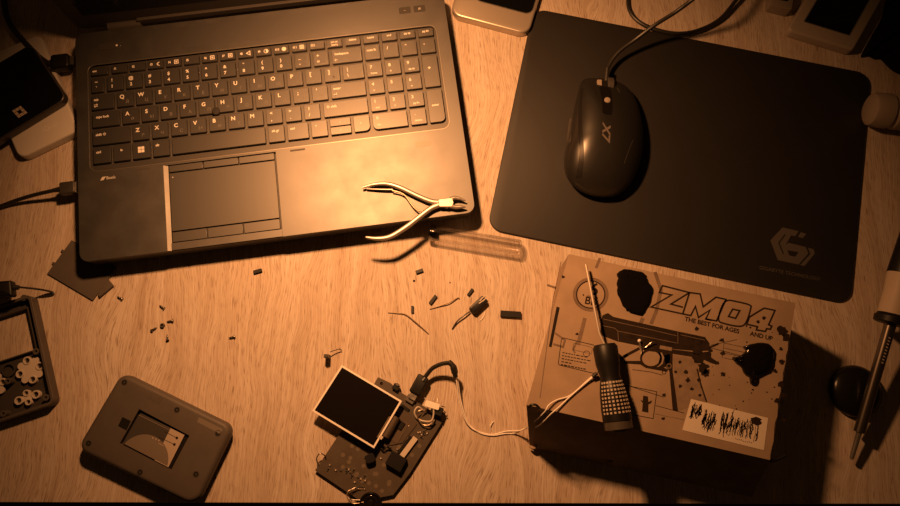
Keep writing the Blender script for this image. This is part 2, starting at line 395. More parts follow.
row(-57, H_, [(-12.6, 23.8, 'w', 'shift ⇧', '')] + [(x0, x1, 'c', t, g) for (x0, x1), t, g in zip(seq(42.75, 7), 'ZXCVBNM', 'ЯЧСМИТЬ')] + [(x0, x1, 'd', t, g) for (x0, x1), t, g in zip(seq(42.75 + 133, 3), '<>?', ',./')] + [(217.3, 261.9, 'w', '⇧ shift', '')] +
    [(x0, x1, 'n', t, g) for (x0, x1), t, g in zip(NP, '123', ['end', '↓', 'pg dn'])])
yb = -76.6; hb = 17.0
row(yb, hb, [(-12.6, 4.6, 'w', 'ctrl', ''), (7.2, 23.4, 's', 'fn', ''), (26.2, 43.4, 'f', '', ''), (46.2, 62.2, 'w', 'alt', ''), (65, 157.4, 'w', '', ''), (160.4, 176.4, 'w', 'alt gr', ''), (179.4, 200.4, 'w', 'ctrl', ''), (203.2, 219.4, 'n', '◂', '')])
key(222.2, yb + 8.9, 242.9, yb + hb, [('▴', 232.5, yb + 12.8, 3, 1)]); key(222.2, yb, 242.9, yb + 8.1, [('▾', 232.5, yb + 4, 3, 1)])
key(245.8, yb, 261.9, yb + hb, [('▸', 253, yb + 9, 3.5, 1)], lr=1)
key(264.8, yb, 299.7, yb + hb, [('0', 270, yb + 12, 4, 1), ('ins', 271, yb + 5, 2.6, 1)], ll=1); key(302.8, yb, 318.7, yb + hb, [('.', 308, yb + 12, 4, 1), ('delete', 310.5, yb + 4.5, 2.6, 1)])
key(321.8, -38, 337.7, -3.1, [('+', 328.5, -17, 5, 1)]); key(321.8, yb, 337.7, -41.1, [('enter', 329.5, -58, 3, 1)], lr=1)
# four-pane mark on the windows key, engraved-looking print
b = MB()
for i in (0, 1):
    for j in (0, 1): b.flat(rect(31.4 + i * 3.3, yb + 6.2 + j * 3.3, 34.3 + i * 3.3, yb + 9.1 + j * 3.3), 28.36)
b.build('key_emblem', M_LEG, kb, local=True)
b = MB(); b.lathe((110.5, -36.5, 25.5), (110.5, -36.5, 30), [(0, 2.6), (2.6, 2.6), (3, 3.9), (3.8, 4.1), (4.4, 3.4), (4.5, .5)]); b.build('pointing_stick', M_RUB, lap, local=True)
b = MB(); b.prism(rpoly(rect(304, -100.6, 319.5, -95.2), 1), 28.1, 28.3); b.build('fingerprint_reader', mat('reader_strip', (.22, .19, .17), .5, .4), lap, local=True)
for x in (34.5, 187.7): 
    b = MB(); b.prism(rpoly(rect(x - 7.5, -88.9, x + 7.5, -87.0), .8), 28.1, 28.32); b.build('latch_bumper', M_DGREY, lap, local=True)
for x, t in ((311.5, '~'), (326.8, '▣')):
    b = MB(); b.prism(rpoly(rect(x - 6, 47.5, x + 6, 55), 1.2), 28.1, 28.5); b.text(t, x, 51, 28.54, 3, mi=1); b.build('launch_button', [M_BODY, M_LEG], lap, local=True, bevel=.2)
b = MB(); b.prism(rpoly(rect(-4, 45.8, 18, 53.5), 1.5), 28.1, 28.6); b.prism(circ(14.2, 49.5, 1.1, 12), 28.55, 28.75, 1); b.build('power_button', [M_BODY, M_LEG], lap, local=True, bevel=.2)
b = MB(); b.text('Book', 4.0, -92.7, 28.28, 4.2, bold=.02); b.add([(-6.5, -94.4, 28.28), (-3.2, -94.4, 28.28), (-.6, -90.9, 28.28), (-4.2, -90.9, 28.28)], [(0, 1, 2, 3)])
b.build('maker_mark', mat('silver_print', (.7, .65, .6), .4, .3), lap, local=True)
b = MB(); b.prism(rpoly(rect(50, 38, 280, 62), 1), 28.15, 28.3); b.build('speaker_grille', mat('speaker_panel', (.145, .14, .135), .50, .97), lap, local=True)
for x in (5, 300):
    b = MB(); b.lathe((x, 74, 24), (x + 34, 74, 24), [(0, 5.5), (.5, 6), (33.5, 6), (34, 5.5)]); b.build('hinge', M_DGREY, lap, local=True)
LM = Matrix.Translation((0, 78, 24)) @ Matrix.Rotation(R(-1), 4, 'X')     # lid standing up, leaning back a little
b = MB(); b.M = LM
b.loft([[(x, y_, z) for x, z in rpoly(rect(X0 + 2, 0, X1 - 2, 246), 8)] for y_ in (-3, 5)]); lid = b.build('lid', M_BODY, lap, local=True, bevel=.8)
b = MB(); b.M = LM; b.loft([[(x, y_, z) for x, z in rect(X0 + 18, 24, X1 - 18, 232)] for y_ in (-3.4, -3.0)]); b.build('screen', M_SCREEN, lid, local=True)
b = MB(); b.M = LM
b.loft([[(x, y_, z) for x, z in rpoly(rect(36, 2, 290, 9), 2)] for y_ in (-6, -2.5)]); b.build('hinge_cover', M_DGREY, lid, local=True, bevel=.5)

# ------------------------------------------------------------------ mouse mat
MX, MY, MA, MW, MH = 81.87, 434.8, -.1809, 365.2, 252.8
mm = thing('mouse_mat', 'large dark cloth mouse mat with hexagonal emblem right of the laptop', 'mouse mat', (MX, MY, 0), MA)
b = MB(); b.slab(rpoly(rect(0, -MH, MW, 0), 15, 8), 0, 3, .8, 3); mb_ = b.build('mat', M_CLOTH, mm, local=True)
z = 3.06; b = MB()
c = lambda pts: PL(crop(760, 225, 8.43, pts), z)
o1 = c([(190, 20), (325, 52), (297, 95), (262, 87), (215, 170), (240, 150), (385, 185), (408, 240), (325, 333), (150, 295), (88, 130)])
h1 = c([(230, 212), (325, 228), (298, 268), (248, 257)])
b.prism([o1, h1], z - .03, z); b.flat(c([(345, 60), (390, 75), (360, 110), (320, 100)]), z); b.flat(c([(405, 190), (450, 205), (462, 240), (375, 345), (338, 338), (424, 245)]), z)
p0, p1 = P(762, 268, z), P(818, 279, z); a = math.atan2(p1[1] - p0[1], p1[0] - p0[0])
b.text('GIGABYTE TECHNOLOGY', (p0[0] + p1[0]) / 2, (p0[1] + p1[1]) / 2, z, 5.2, a, bold=.0)
b.ribbon(c([(212, 80), (160, 150), (196, 243)]), 1.4, z + .03, 1)
b.build('printed_emblem', [M_CLOTHP, M_CLOTH], mm)
# ------------------------------------------------------------------ mouse
zc = 13
ol = crop(540, 60, 3.37, [(145, 68), (125, 120), (108, 200), (95, 270), (80, 330), (88, 390), (118, 430), (160, 453), (210, 462), (260, 455), (303, 420), (330, 366), (343, 310), (345, 250), (338, 190), (320, 130), (288, 88), (240, 66), (190, 62)])
ol = [tuple(p) for p in smooth(PL(ol, zc), 5, True)]
cx, cy = P(604, 138, zc)
mouse = thing('computer_mouse', 'black wired computer mouse with a grey X7 mark on the mouse mat', 'mouse', (cx, cy, 3.0))
fwd = (Vector(P(608, 78, zc)) - Vector(P(602, 197, zc))).normalized(); rgt = Vector((fwd.y, -fwd.x))
def mz(x, y, s):
    d = (Vector((x, y)) - Vector((cx, cy))); t = d.dot(fwd); u = d.dot(rgt)
    h = 25 * (1 - .0000 * t) * max(.35, 1 - ((t + 9) / 98) ** 2) - .10 * u
    return zc + max(0, h) * (1 - s ** 2.6) ** (1 / 1.9)
rings = [[(cx + (x - cx) * .90, cy + (y - cy) * .90 + 1.5, 3.6) for x, y in ol], [(cx + (x - cx) * .95, cy + (y - cy) * .95 + .8, 7) for x, y in ol]]
for s_ in (1, .985, .95, .9, .82, .72, .6, .47, .33, .2, .08):
    rings.append([(cx + (x - cx) * s_, cy + (y - cy) * s_, mz(cx + (x - cx) * s_, cy + (y - cy) * s_, s_)) for x, y in ol])
b = MB(); b.loft(rings); mt = b.bvh(); M_MOUSE = mat('mouse_shell', (.012, .011, .010), .37, 0, 1.0); b.build('shell', M_MOUSE, mouse)
def drape(x, y, e=.25):
    h = mt.ray_cast(Vector((x, y, 100)), Vector((0, 0, -1)))
    return (h[0].z if h[0] else 10) + e
def strip(pts, wd, mat_, name, e=.4, parent=mouse):
    """raised band following the mouse's back"""
    pts = smooth([Vector((*P(px, py, 30), 0)) for px, py in pts], 6); b = MB(); rg = []
    n = len(pts)
    for i, p in enumerate(pts):
        t = (pts[min(n - 1, i + 1)] - pts[max(0, i - 1)]); t.normalize(); q = Vector((-t.y, t.x, 0)); ww = wd[0] + (wd[1] - wd[0]) * i / (n - 1)
        if i in (0, n - 1): ww *= .6
        rr = []
        for k in (-1, -.85, -.4, 0, .4, .85, 1):
            x, y = p.x + q.x * ww / 2 * k, p.y + q.y * ww / 2 * k; rr.append((x, y, drape(x, y, e if abs(k) < 1 else -.3)))
        rg.append(rr)
    b.loft(rg, caps=False, closed=False); return b.build(name, mat_, parent)
strip([(606, 84), (606.5, 96), (606.5, 108), (605.5, 117)], (13, 10), M_GLOSS, 'centre_strip', .6)
strip([(584, 84), (581, 105), (580, 130), (581, 155), (580.5, 168), (580, 176)], (2.2, 6.0), M_BLACK, 'thumb_trim', .35)
strip([(574, 110), (572, 125), (571, 140)], (2.5, 3), M_DGREY, 'side_button', .8)
strip([(633, 140), (628, 152), (624, 164)], (.8, .8), M_DGREY, 'seam_line', .12)
strip([(619, 84), (621, 90)], (1.0, 1.0), M_DGREY, 'seam_line', .12)
b = MB(); q = P3(606.5, 93, 0); wz = drape(q.x, q.y, 0)
cc = Vector((q.x, q.y, wz - 5)); ax = Vector((rgt.x, rgt.y, 0)); b.lathe(cc - ax * 3.2, cc + ax * 3.2, [(0, 8.2), (.8, 9), (5.6, 9), (6.4, 8.2)], 36); b.build('scroll_wheel', M_DGREY, mouse)
q = P(606.8, 101.5, 30); zz = drape(*q, .9); b = MB(); b.lathe((q[0], q[1], zz - 2), (q[0], q[1], zz + 1.4), [(0, 3.2), (2.4, 3.2), (3.2, 2.4), (3.4, .4)], 20); b.build('dpi_button', M_BTN, mouse)
q = P(599.5, 83.5, 22); zz = drape(*q, .5); b = MB(); b.prism(rpoly([(q[0] - 2.4, q[1] - 4), (q[0] + 2.4, q[1] - 4), (q[0] + 2.4, q[1] + 4), (q[0] - 2.4, q[1] + 4)], .8), zz - 4, zz + .8); b.build('button_catch', M_BTN, mouse, bevel=.4)
b = MB(); q = P(605, 134, 34)
v, f = glyphs('X7', .03); ang = math.atan2(-fwd.y, -fwd.x)
vs = []
for a_, b_ in v:
    a_, b_ = (a_ + b_ * .25) * 15, b_ * 11; ca, sa = math.cos(ang), math.sin(ang); x, y = q[0] + a_ * ca - b_ * sa, q[1] + a_ * sa + b_ * ca; vs.append((x, y, drape(x, y, .2)))
b.add(vs, f); b.build('maker_mark', mat('mouse_print', (.13, .11, .10), .6), mouse)
for x, y in ((-16, -40), (16, -40), (-14, 38), (14, 38)):
    q = Vector((cx, cy)) + rgt * x + fwd * y; b = MB(); b.prism(circ(q.x, q.y, 6, 16), 3.05, 3.8); b.build('glide_foot', M_DGREY, mouse)
q1 = P3(606.5, 77, 16); b = MB(); b.tube([q1 - Vector((fwd.x, fwd.y, 0)) * 5, q1 + Vector((fwd.x, fwd.y, .25)) * 9], [3.2, 2.2], 12); b.build('strain_relief', M_RUB, mouse)
cab = [q1] + [P3(*a_) for a_ in ((608, 67, 14), (617.5, 53, 18), (636, 39, 25), (655, 25, 38), (680, 9, 58), (706, -12, 72), (745, -50, 50), (770, -60, 16), (770, -40, 14), (738, -2, 8), (720, 19, 5), (699, 30, 4.8), (680, 33.5, 4.8), (661, 31, 5), (642.5, 24, 4), (631.5, 14, 3), (628, 0, 2), (632, -30, 2), (640, -60, 2))]
b = MB(); b.tube(smooth(cab, 8), 2.1, 10); b.build('cable', M_RUB, mouse)

# ------------------------------------------------------------------ left edge: pale slab with a phone on it, cables
slab = rpoly(PL([(40, 33), (78.5, 130), (19, 159), (-24, 60)], 12), [8, 4, 9, 8])
sl = thing('pale_device', 'pale flat rounded device lying under the black phone left of laptop', 'device', (*P(30, 110), 0))
b = MB(); b.slab(slab, 0, 12, 2.2, 4, 1.5); b.build('casing', M_WHITE, sl)
p0 = P(50, 127, 12); b = MB(); b.text('iQual', p0[0], p0[1], 12.05, 7.5, R(30)); b.build('maker_mark', mat('faint_print', (.72, .68, .64), .3), sl)
A_, B_ = Vector(P(15, 41, 22)), Vector(P(67, 98, 22)); d_ = Vector(P(3, 134, 22)) - B_; d_ = d_.normalized()
e_ = (B_ - A_).normalized(); e_ = Matrix.Rotation(R(-8), 2) @ e_; A_ = B_ - e_ * 76; d_ = Vector((e_.y, -e_.x)) if Vector((e_.y, -e_.x)).dot(d_) > 0 else Vector((-e_.y, e_.x))
ph = thing('phone', 'black phone with small square emblem resting on the pale device', 'phone', (*(A_ + B_) / 2, 12.05))
b = MB(); b.slab(rpoly([A_, B_, B_ + d_ * 142, A_ + d_ * 142], 9), 12.05, 21.5, 1.5, 3, 1.5); b.build('phone_case', mat('phone_shell', (.06, .05, .045), .3, .3), ph)
b = MB(); b.slab([tuple(p) for p in offset_poly(rpoly([A_, B_, B_ + d_ * 142, A_ + d_ * 142], 9), 1.4)], 21.3, 22, .4, 2); b.build('phone_glass', M_SCREEN, ph)
b = MB(); c = PL(crop(0, 90, 7.22, [(85, 150), (150, 112), (200, 165), (135, 204)]), 22)
def bil(q, u, v): return tuple((Vector(q[0]) * (1 - u) + Vector(q[1]) * u) * (1 - v) + (Vector(q[3]) * (1 - u) + Vector(q[2]) * u) * v)
for i in range(3):
    for j in range(3):
        if i == 1 and j == 1: continue
        b.flat([bil(c, (i + u) / 3 + .02 * (1 - 2 * u), (j + v) / 3 + .02 * (1 - 2 * v)) for u, v in ((0, 0), (1, 0), (1, 1), (0, 1))], 22.06)
b.build('emblem', mat('emblem_print', (.50, .42, .34), .5), ph)
# usb lead into the laptop's side
us = thing('usb_cable', 'black USB cable plugged into left side of the laptop', 'cable', (*P(60, 188), 0))
ld = Vector((math.cos(LYAW), math.sin(LYAW), 0)); ln = Vector((-ld.y, ld.x, 0))
def orbox(c, l, w_, h, ang=LYAW, r=1.0):
    c2 = Vector(c); a = Vector((math.cos(ang), math.sin(ang))); n_ = Vector((-a.y, a.x)); q = [c2.xy + a * sx * l / 2 + n_ * sy * w_ / 2 for sx, sy in ((-1, -1), (1, -1), (1, 1), (-1, 1))]
    return rpoly([tuple(p) for p in q], r, 3), c2.z - h / 2, c2.z + h / 2
q = P3(68.5, 188.5, 16); b = MB(); b.slab(*orbox(q, 15, 12.5, 8, LYAW, 1.8), 1.2, 3, 1.2); b.build('plug', mat('usb_plug', (.04, .035, .03), .45), us)
b = MB(); b.prism(*orbox(q + ld * 11, 12, 11, 4.4)); b.build('metal_tongue', M_STEEL, us)
b = MB(); b.tube([q - ld * 7, q - ld * 15], [3.2, 2.1], 12); b.build('strain_relief', M_RUB, us)
b = MB(); b.tube(smooth([q - ld * 13] + [P3(*a_) for a_ in ((44, 192.6, 14), (31.5, 195.7, 11), (16, 200.5, 7), (0, 206.5, 4), (-30, 218, 2.2), (-80, 232, 2.2))], 6), 2.0, 10); b.build('lead', M_RUB, us)
pc = thing('power_cable', 'thick black lead plugged into laptop side above the pale device', 'cable', (*P(60, 62), 0))
q = P3(62, 63, 15); b = MB(); b.slab(*orbox(q, 19, 16, 12, LYAW, 3.2), 2.5, 3, 2.5); b.build('plug', M_BLACK, pc)
b = MB(); b.prism(*orbox(q + ld * 12, 7, 9, 6, LYAW)); b.build('plug_collar', M_DGREY, pc)
b = MB(); b.tube(smooth([q - ld * 8, q - ld * 18 + Vector((0, 4, 0)), P3(30, 48, 12), P3(8, 20, 8), P3(0, -20, 3.2), P3(-20, -70, 3.2)], 6), 3.0, 10); b.build('lead', M_RUB, pc)

# ------------------------------------------------------------------ loose battery cover under the laptop corner
c = PL([(47, 273.5), (92.5, 300.5), (117, 267), (71.5, 240)], 2.2)
b = MB(); b.prism(c, 0, 2.2)
for a_, b2 in ((.25, .32), (.62, .69)):
    u0, u1 = Vector(c[0]).lerp(Vector(c[3]), a_), Vector(c[0]).lerp(Vector(c[3]), b2); n_ = (Vector(c[0]) - Vector(c[1])).normalized() * 2.5
    b.prism([tuple(u0), tuple(u1), tuple(u1 + n_), tuple(u0 + n_)], 0, 1.8)
b.prism(PL([(98, 293), (99.5, 297), (113.3, 285.5), (108, 279.5)], 4), 1.5, 4.2)
single(b, 'battery_cover', M_GREYP, 'thin grey battery cover plate poking out from under laptop corner', 'cover', (*P(80, 275), 0), bevel=.25)

# ------------------------------------------------------------------ open front half of the console, left edge
hz = 12
hA, hB = P(30.5, 294, hz), P(54.5, 403.5, hz); ev = (Vector(hB) - Vector(hA)).normalized(); ew = Vector((ev.y, -ev.x)) if ev.y < 0 else Vector((-ev.y, ev.x))
ew = Vector((ev.y, -ev.x)); ew = ew if ew.x < 0 else -ew
LL = (Vector(hB) - Vector(hA)).length
def HS(u, v): p = Vector(hA) + ew * u + ev * v; return (p.x, p.y)      # u to the left, v towards the viewer
sh = thing('console_front_shell', 'opened dark console housing half with rubber button pads at left edge', 'console shell', (*HS(40, 50), 0))
out = rpoly([HS(0, 0), HS(0, LL), HS(150, LL), HS(150, 0)], [5, 6, 7, 5]); inn = rpoly([HS(3, 3), HS(3, LL - 3), HS(147, LL - 3), HS(147, 3)], 3)
b = MB(); b.prism([out, inn], 0, hz); b.build('side_wall', M_GREYP, sh, bevel=.5)
def HPX(pts, z): return PL(pts, z)
def UV(px, py, z): p = Vector(P(px, py, z)) - Vector(hA); return p.dot(ew), p.dot(ev)
(wu0, wv0), (_, wv1) = UV(29, 309, 3), UV(35, 350.5, 3); wu1 = 140
win = [HS(wu0, wv0), HS(wu0, wv1), HS(wu1, wv1), HS(wu1, wv0)]
holes = [circ(*HS(24 + i * 3, 85), 2.2, 12) for i in range(0)]
b = MB(); b.prism([offset_poly(inn, -.5), win], 0.2, 3); b.build('face_plate', M_DGREY, sh, bevel=.2)
b = MB(); b.prism([[HS(wu0 - 1.3, wv0 - 1.3), HS(wu0 - 1.3, wv1 + 1.3), HS(141.5, wv1 + 1.3), HS(141.5, wv0 - 1.3)], [HS(wu0, wv0), HS(wu0, wv1), HS(wu1, wv1), HS(wu1, wv0)]], 3, 7); b.build('window_frame', M_DGREY, sh, bevel=.2)
for px, py in ((24.8, 298), (37, 351.5), (47, 397.5), (4.5, 413.5), (9, 381)):
    x, y = P(px, py, 9); b = MB(); b.prism([circ(x, y, 3, 20), circ(x, y, 1.3, 12)], 2.9, 11); b.build('screw_post', M_GREYP, sh)
b = MB(); x, y = P(9.5, 370, 4); b.prism([circ(x, y, 6.5, 28), circ(x, y, 5, 28)], 2.9, 6); b.build('button_well', M_DGREY, sh)
def membrane(px, py, lobes, r, lr, name='button_membrane', web=True):
    z0 = 3.0; zt = 6.5; x, y = P(px, py, zt); b = MB()
    L_ = []
    for k in range(72):
        a = 2 * math.pi * k / 72; rr = r * .62
        for la, ld_, lw in lobes:
            cxl, cyl = ld_ * math.cos(la), ld_ * math.sin(la); t = cxl * math.cos(a) + cyl * math.sin(a); disc = lw * lw - (cxl ** 2 + cyl ** 2 - t * t)
            if disc > 0 and t + math.sqrt(disc) > rr: rr = t + math.sqrt(disc)
        L_.append((x + rr * math.cos(a), y + rr * math.sin(a)))
    hl = [circ(x + ld_ * math.cos(la), y + ld_ * math.sin(la), lw * .66, 14) for la, ld_, lw in lobes[::lr]]
    b.prism([L_] + hl, 4.6, zt)
    for la, ld_, lw in lobes[::lr]:
        cx_, cy_ = x + ld_ * math.cos(la), y + ld_ * math.sin(la)
        b.prism([circ(cx_, cy_, lw * .95, 20), circ(cx_, cy_, lw * .66, 20)], 3.0, zt + .8); b.prism(circ(cx_, cy_, lw * .66, 20), 3.0, 4.0, 1)
    return b.build(name, [M_RUBW, M_DGREY], sh, bevel=.25)
a0 = R(25)
membrane(30, 370, [(a0 + k * math.pi / 4, 9.6, 3.5 if k % 2 else 4.0) for k in range(8)], 11, 2)
membrane(27.5, 397.5, [(R(22), 8.2, 4.1), (R(202), 8.2, 4.1), (R(112), 4.4, 3.2), (R(292), 4.4, 3.2)], 7, 1)
membrane(-5, 385, [(a0 + k * math.pi / 3, 7.5, 3.6) for k in range(6)], 9, 2)
# black plug and thin looped lead over the shell's top corner
cb = thing('barrel_plug_lead', 'black plug with thin looped lead over the open console half', 'cable', (*P(6, 290), 17))
c = PL([(-20, 282.5), (11.5, 280.5), (13, 296), (-20, 299)], 25); b = MB(); b.slab(rpoly([tuple(p) for p in c], 1.5, 3), 17.05, 27, 2, 3, 2); b.build('plug', M_BLACK, cb)
b = MB(); b.tube([P3(10, 287.5, 22), P3(19, 287.5, 21)], [3.4, 2.2], 12); b.build('strain_relief', M_RUB, cb)
b = MB(); b.tube(smooth([P3(17, 287, 21), P3(33, 288.5, 16), P3(46, 290.5, 6), P3(52.5, 292.3, 1.8), P3(53, 294.5, 1.2), P3(47.5, 295.8, 1.2), P3(39.5, 296.6, 1.2)], 8), 1.0, 8); b.build('lead', M_RUB, cb)

# ------------------------------------------------------------------ back half of the console with battery
zt = 18
bs = thing('handheld_console', 'grey console housing lying face down showing its battery', 'console', (*P(157, 440), 0))
oc = rpoly(PL([(123.5, 372), (235, 426.5), (197, 506), (78, 449)], zt - 5), [10, 10, 12, 10], 8)
BAY = PL(crop(70, 360, 3.467, [(240, 170), (414, 262), (350, 382), (172, 290)]), zt); NOT = None
top = offset_poly(oc, 4.5)
prof = [(3, 0), (0, 8), (0, zt - 4.5)] + [(4.5 * (1 - math.cos(R(15 * k))), zt - 4.5 + 4.5 * math.sin(R(15 * k))) for k in range(1, 7)]
b = MB(); b.loft([[(x, y, z_) for x, y in offset_poly(oc, d)] for d, z_ in prof], caps=False)
top = offset_poly(oc, 4.5); b.sheet([top, BAY], zt); b.flat(offset_poly(oc, 3), 0)
b.loft([[(x, y, zt) for x, y in BAY], [(x, y, zt - 6) for x, y in BAY]], caps=False); b.flat(BAY, zt - 6, 1)
b.build('housing', [M_GREYP, M_DGREY], bs, smooth_ang=30)
BAT = PL(crop(70, 360, 3.467, [(243, 184), (397, 260), (341, 372), (182, 290)]), zt - 1)
b = MB(); b.prism(BAT, zt - 5.9, zt - 1); bt = b.build('battery', M_DGREY, bs, bevel=.5)
b = MB(); zl = zt - .94
s0, s1 = Vector(BAT[0]).lerp(Vector(BAT[1]), .69), Vector(BAT[3]).lerp(Vector(BAT[2]), .70)
b.flat([tuple(s0), BAT[1], BAT[2], tuple(s1)], zl, 0)
ctr = P(137, 458, zt); cc_ = Vector(P(142, 461, zt)); rad = (Vector(P(168, 458, zt)) - cc_).length
def inside(p, q):
    s = [((q[(i + 1) % 4][0] - q[i][0]) * (p[1] - q[i][1]) - (q[(i + 1) % 4][1] - q[i][1]) * (p[0] - q[i][0])) for i in range(4)]
    return all(v <= 0 for v in s) or all(v >= 0 for v in s)
arc = [(cc_.x + rad * math.cos(a / 40 * 2 * math.pi), cc_.y + rad * math.sin(a / 40 * 2 * math.pi)) for a in range(40)]
BI = offset_poly(BAT, .6)
# clip the round mark to the battery face (Sutherland-Hodgman)
def clip(sub, cl):
    ar = sum(cl[i][0] * cl[(i + 1) % len(cl)][1] - cl[(i + 1) % len(cl)][0] * cl[i][1] for i in range(len(cl)))
    if ar < 0: cl = cl[::-1]
    for i in range(len(cl)):
        a_, b_ = cl[i], cl[(i + 1) % len(cl)]; o_ = []
        f_ = lambda p: (b_[0] - a_[0]) * (p[1] - a_[1]) - (b_[1] - a_[1]) * (p[0] - a_[0])
        for j in range(len(sub)):
            p, q = sub[j - 1], sub[j]; fp, fq = f_(p), f_(q)
            if fp >= 0: o_.append(p)
            if (fp >= 0) != (fq >= 0): t = fp / (fp - fq); o_.append((p[0] + (q[0] - p[0]) * t, p[1] + (q[1] - p[1]) * t))
        sub = o_
        if not sub: return sub
    return sub
b.flat(clip(arc, BI), zl + .03, 1)
for (x0, y0), (x1, y1) in (((164, 431.5), (176.5, 438)), ((158, 437), (174, 444.5))):
    q0, q1_ = P(x0, y0, zt), P(x1, y1, zt); b.ribbon([q0, q1_], .5, zl + .06, 2); b.flat(circ(*q1_, 1.3, 12), zl + .06, 2)
for x0 in (0, 3, 6): b.flat(circ(*P(152.5 + x0, 438 + x0 * .4, zt), .7, 8), zl + .07, 0)
b.ribbon([P(163, 446, zt), P(158, 443, zt)], .5, zl + .07, 0)
b.ribbon([tuple(Vector(BAT[0]).lerp(Vector(BAT[3]), .06)), tuple(Vector(s0).lerp(Vector(s1), .06))], .7, zl + .05, 1)
b.build('battery_label', [M_BOLT, mat('label_arc', (.17, .14, .115), .5), M_INK], bt)
for q in crop(70, 360, 3.467, [(190, 78), (372, 173), (514, 254), (66, 289), (244, 389), (438, 396)]):
    x, y = P(*q, zt - 1); b = MB(); b.prism([circ(x, y, 2.9, 20), circ(x, y, 2.2, 20)], zt - 2, zt + .12); b.flat(circ(x, y, 2.25, 20), zt + .03, 1); b.flat(circ(x, y, 1.0, 6), zt + .06, 0); b.build('screw_hole', [M_DGREY, M_BLACK], bs)
b = MB(); b.prism(PL([(122.5, 417), (131, 421), (126.5, 430.5), (118, 426)], zt), zt, zt + .12); b.build('latch_notch', M_BLACK, bs)
b = MB()
for k in range(6): b.tube([P3(152.5 + k * 2.1, 391.5 + k * 1.1, zt - .2), P3(148 + k * 2.1, 398.5 + k * 1.1, zt)], .45, 6)
b.build('grip_ribs', M_GREYP, bs)
b = MB(); b.prism(PL(crop(110, 380, 5.06, [(380, 275), (402, 287), (305, 452), (282, 440)]), zt - 3), zt - 5.8, zt - 3); b.build('battery_contacts', M_BLACK, bs)
b = MB(); b.prism(rpoly(PL([(199, 417), (223, 429), (220.5, 434), (197, 422)], zt), .8, 2), zt, zt + .1); b.build('wear_patch', mat('scuffed_plastic', (.17, .145, .125), .5), bs)

# ------------------------------------------------------------------ circuit board with display
pb = thing('circuit_board', 'bare console circuit board wired to a tilted white-framed display', 'circuit board', (*P(375, 440), 0))
zb = 4.4
bo = PL([(378, 377), (390.5, 383), (401, 392.5), (441, 416.5), (441.5, 423), (410.5, 472.5), (393.3, 495), (373, 499), (357.5, 502.5), (315, 470.5), (340, 433), (366, 398)], zb)
bo = [(x, max(y, edge(x) + 4)) for x, y in bo]
holes = [circ(*P(381.5, 383.5, zb), 1.6, 12)]
b = MB(); b.prism([bo] + holes, zb - 1.6, zb); b.build('board', M_PCB, pb, bevel=.12)
for q in ((333, 464), (385, 488), (432, 422), (382, 388), (352, 440)):
    x, y = P(*q, 2); b = MB(); b.prism(circ(x, y, 2.2, 14), 0, zb - 1.65); b.build('stud', M_DGREY, pb)
b = MB()
for i in range(5):
    for j in range(6):
        px, py = 330 + i * 13 + j * 7.5, 449 + i * 8 - j * 9 + 10
        if 342 < px < 402 and py < 449 and px - py * .7 < 80: continue
        x, y = P(px, py, zb)
        if px < 425 and py < 492 and not (px + py < 800): b.prism(circ(x, y, 1.9, 14), zb, zb + .12)
for q in ((343, 455), (352, 446), (349, 462), (371, 461), (357, 474), (362, 481), (375, 474), (388, 467), (376, 486), (389, 484)): b.prism(circ(*P(*q, zb), 2.0, 14), zb, zb + .14)
b.build('pads', M_PCB2, pb)
# the module on the right half of the board
b = MB(); b.prism(PL([(401, 402), (417, 424), (402.5, 443), (387, 446), (383, 428)], zb + .8), zb, zb + .9); b.build('daughter_board', mat('module_board', (.085, .065, .05), .35), pb, bevel=.1)
def chip(px, py, l, w_, h, ang, m, name='chip', z0=zb, **k):
    x, y = P(px, py, z0 + h); a = R(ang); b = MB(); q, *_ = orbox((x, y, 0), l, w_, 1, a, k.get('r', .3)); b.prism(q, z0, z0 + h); return b.build(name, m, pb, bevel=min(.2, h * .2))
chip(401, 425.5, 7.5, 5, 1.6, 57, M_BLACK, z0=zb + .9); chip(405, 408, 9, 3.2, 1.4, -33, M_BLACK)
chip(396, 461.5, 16, 13, 6.5, -28, M_BLACK, 'black_block'); chip(370, 458.5, 9, 8, 6, 20, M_BLACK, 'trimmer', r=2.5)
ch = MB(); x, y = P(408.8, 447, zb + 2.6)
a = math.atan2(*(Vector(P(416, 439, zb)) - Vector(P(404, 455, zb))).yx); q, *_ = orbox((x, y, 0), 21, 5, 1, a, .3); ch.prism(q, zb, zb + 2.6); fc = ch.build('ribbon_socket', M_RUBW, pb, bevel=.2)
b = MB(); q, *_ = orbox((*P(404.5, 444.5, zb + 2), 0), 19, 2.4, 1, a, .2); b.prism(q, zb, zb + 2); b.build('socket_latch', M_BLACK, fc)
rnd = random.Random(3)
comp = crop(310, 420, 5.88, [(115, 265), (105, 290), (150, 295), (180, 295), (215, 290), (228, 290), (240, 310), (255, 295), (282, 335), (262, 365), (300, 345), (320, 330), (325, 355), (265, 395), (290, 405), (320, 405), (245, 330), (215, 305), (325, 215), (415, 225)]) + crop(380, 400, 7.23, [(275, 235), (300, 270), (320, 228), (340, 240), (190, 205), (205, 185), (185, 225), (125, 355), (315, 245), (300, 250)]) + [(386, 451), (390, 448), (413, 401), (398, 408), (420, 432), (425, 430)]
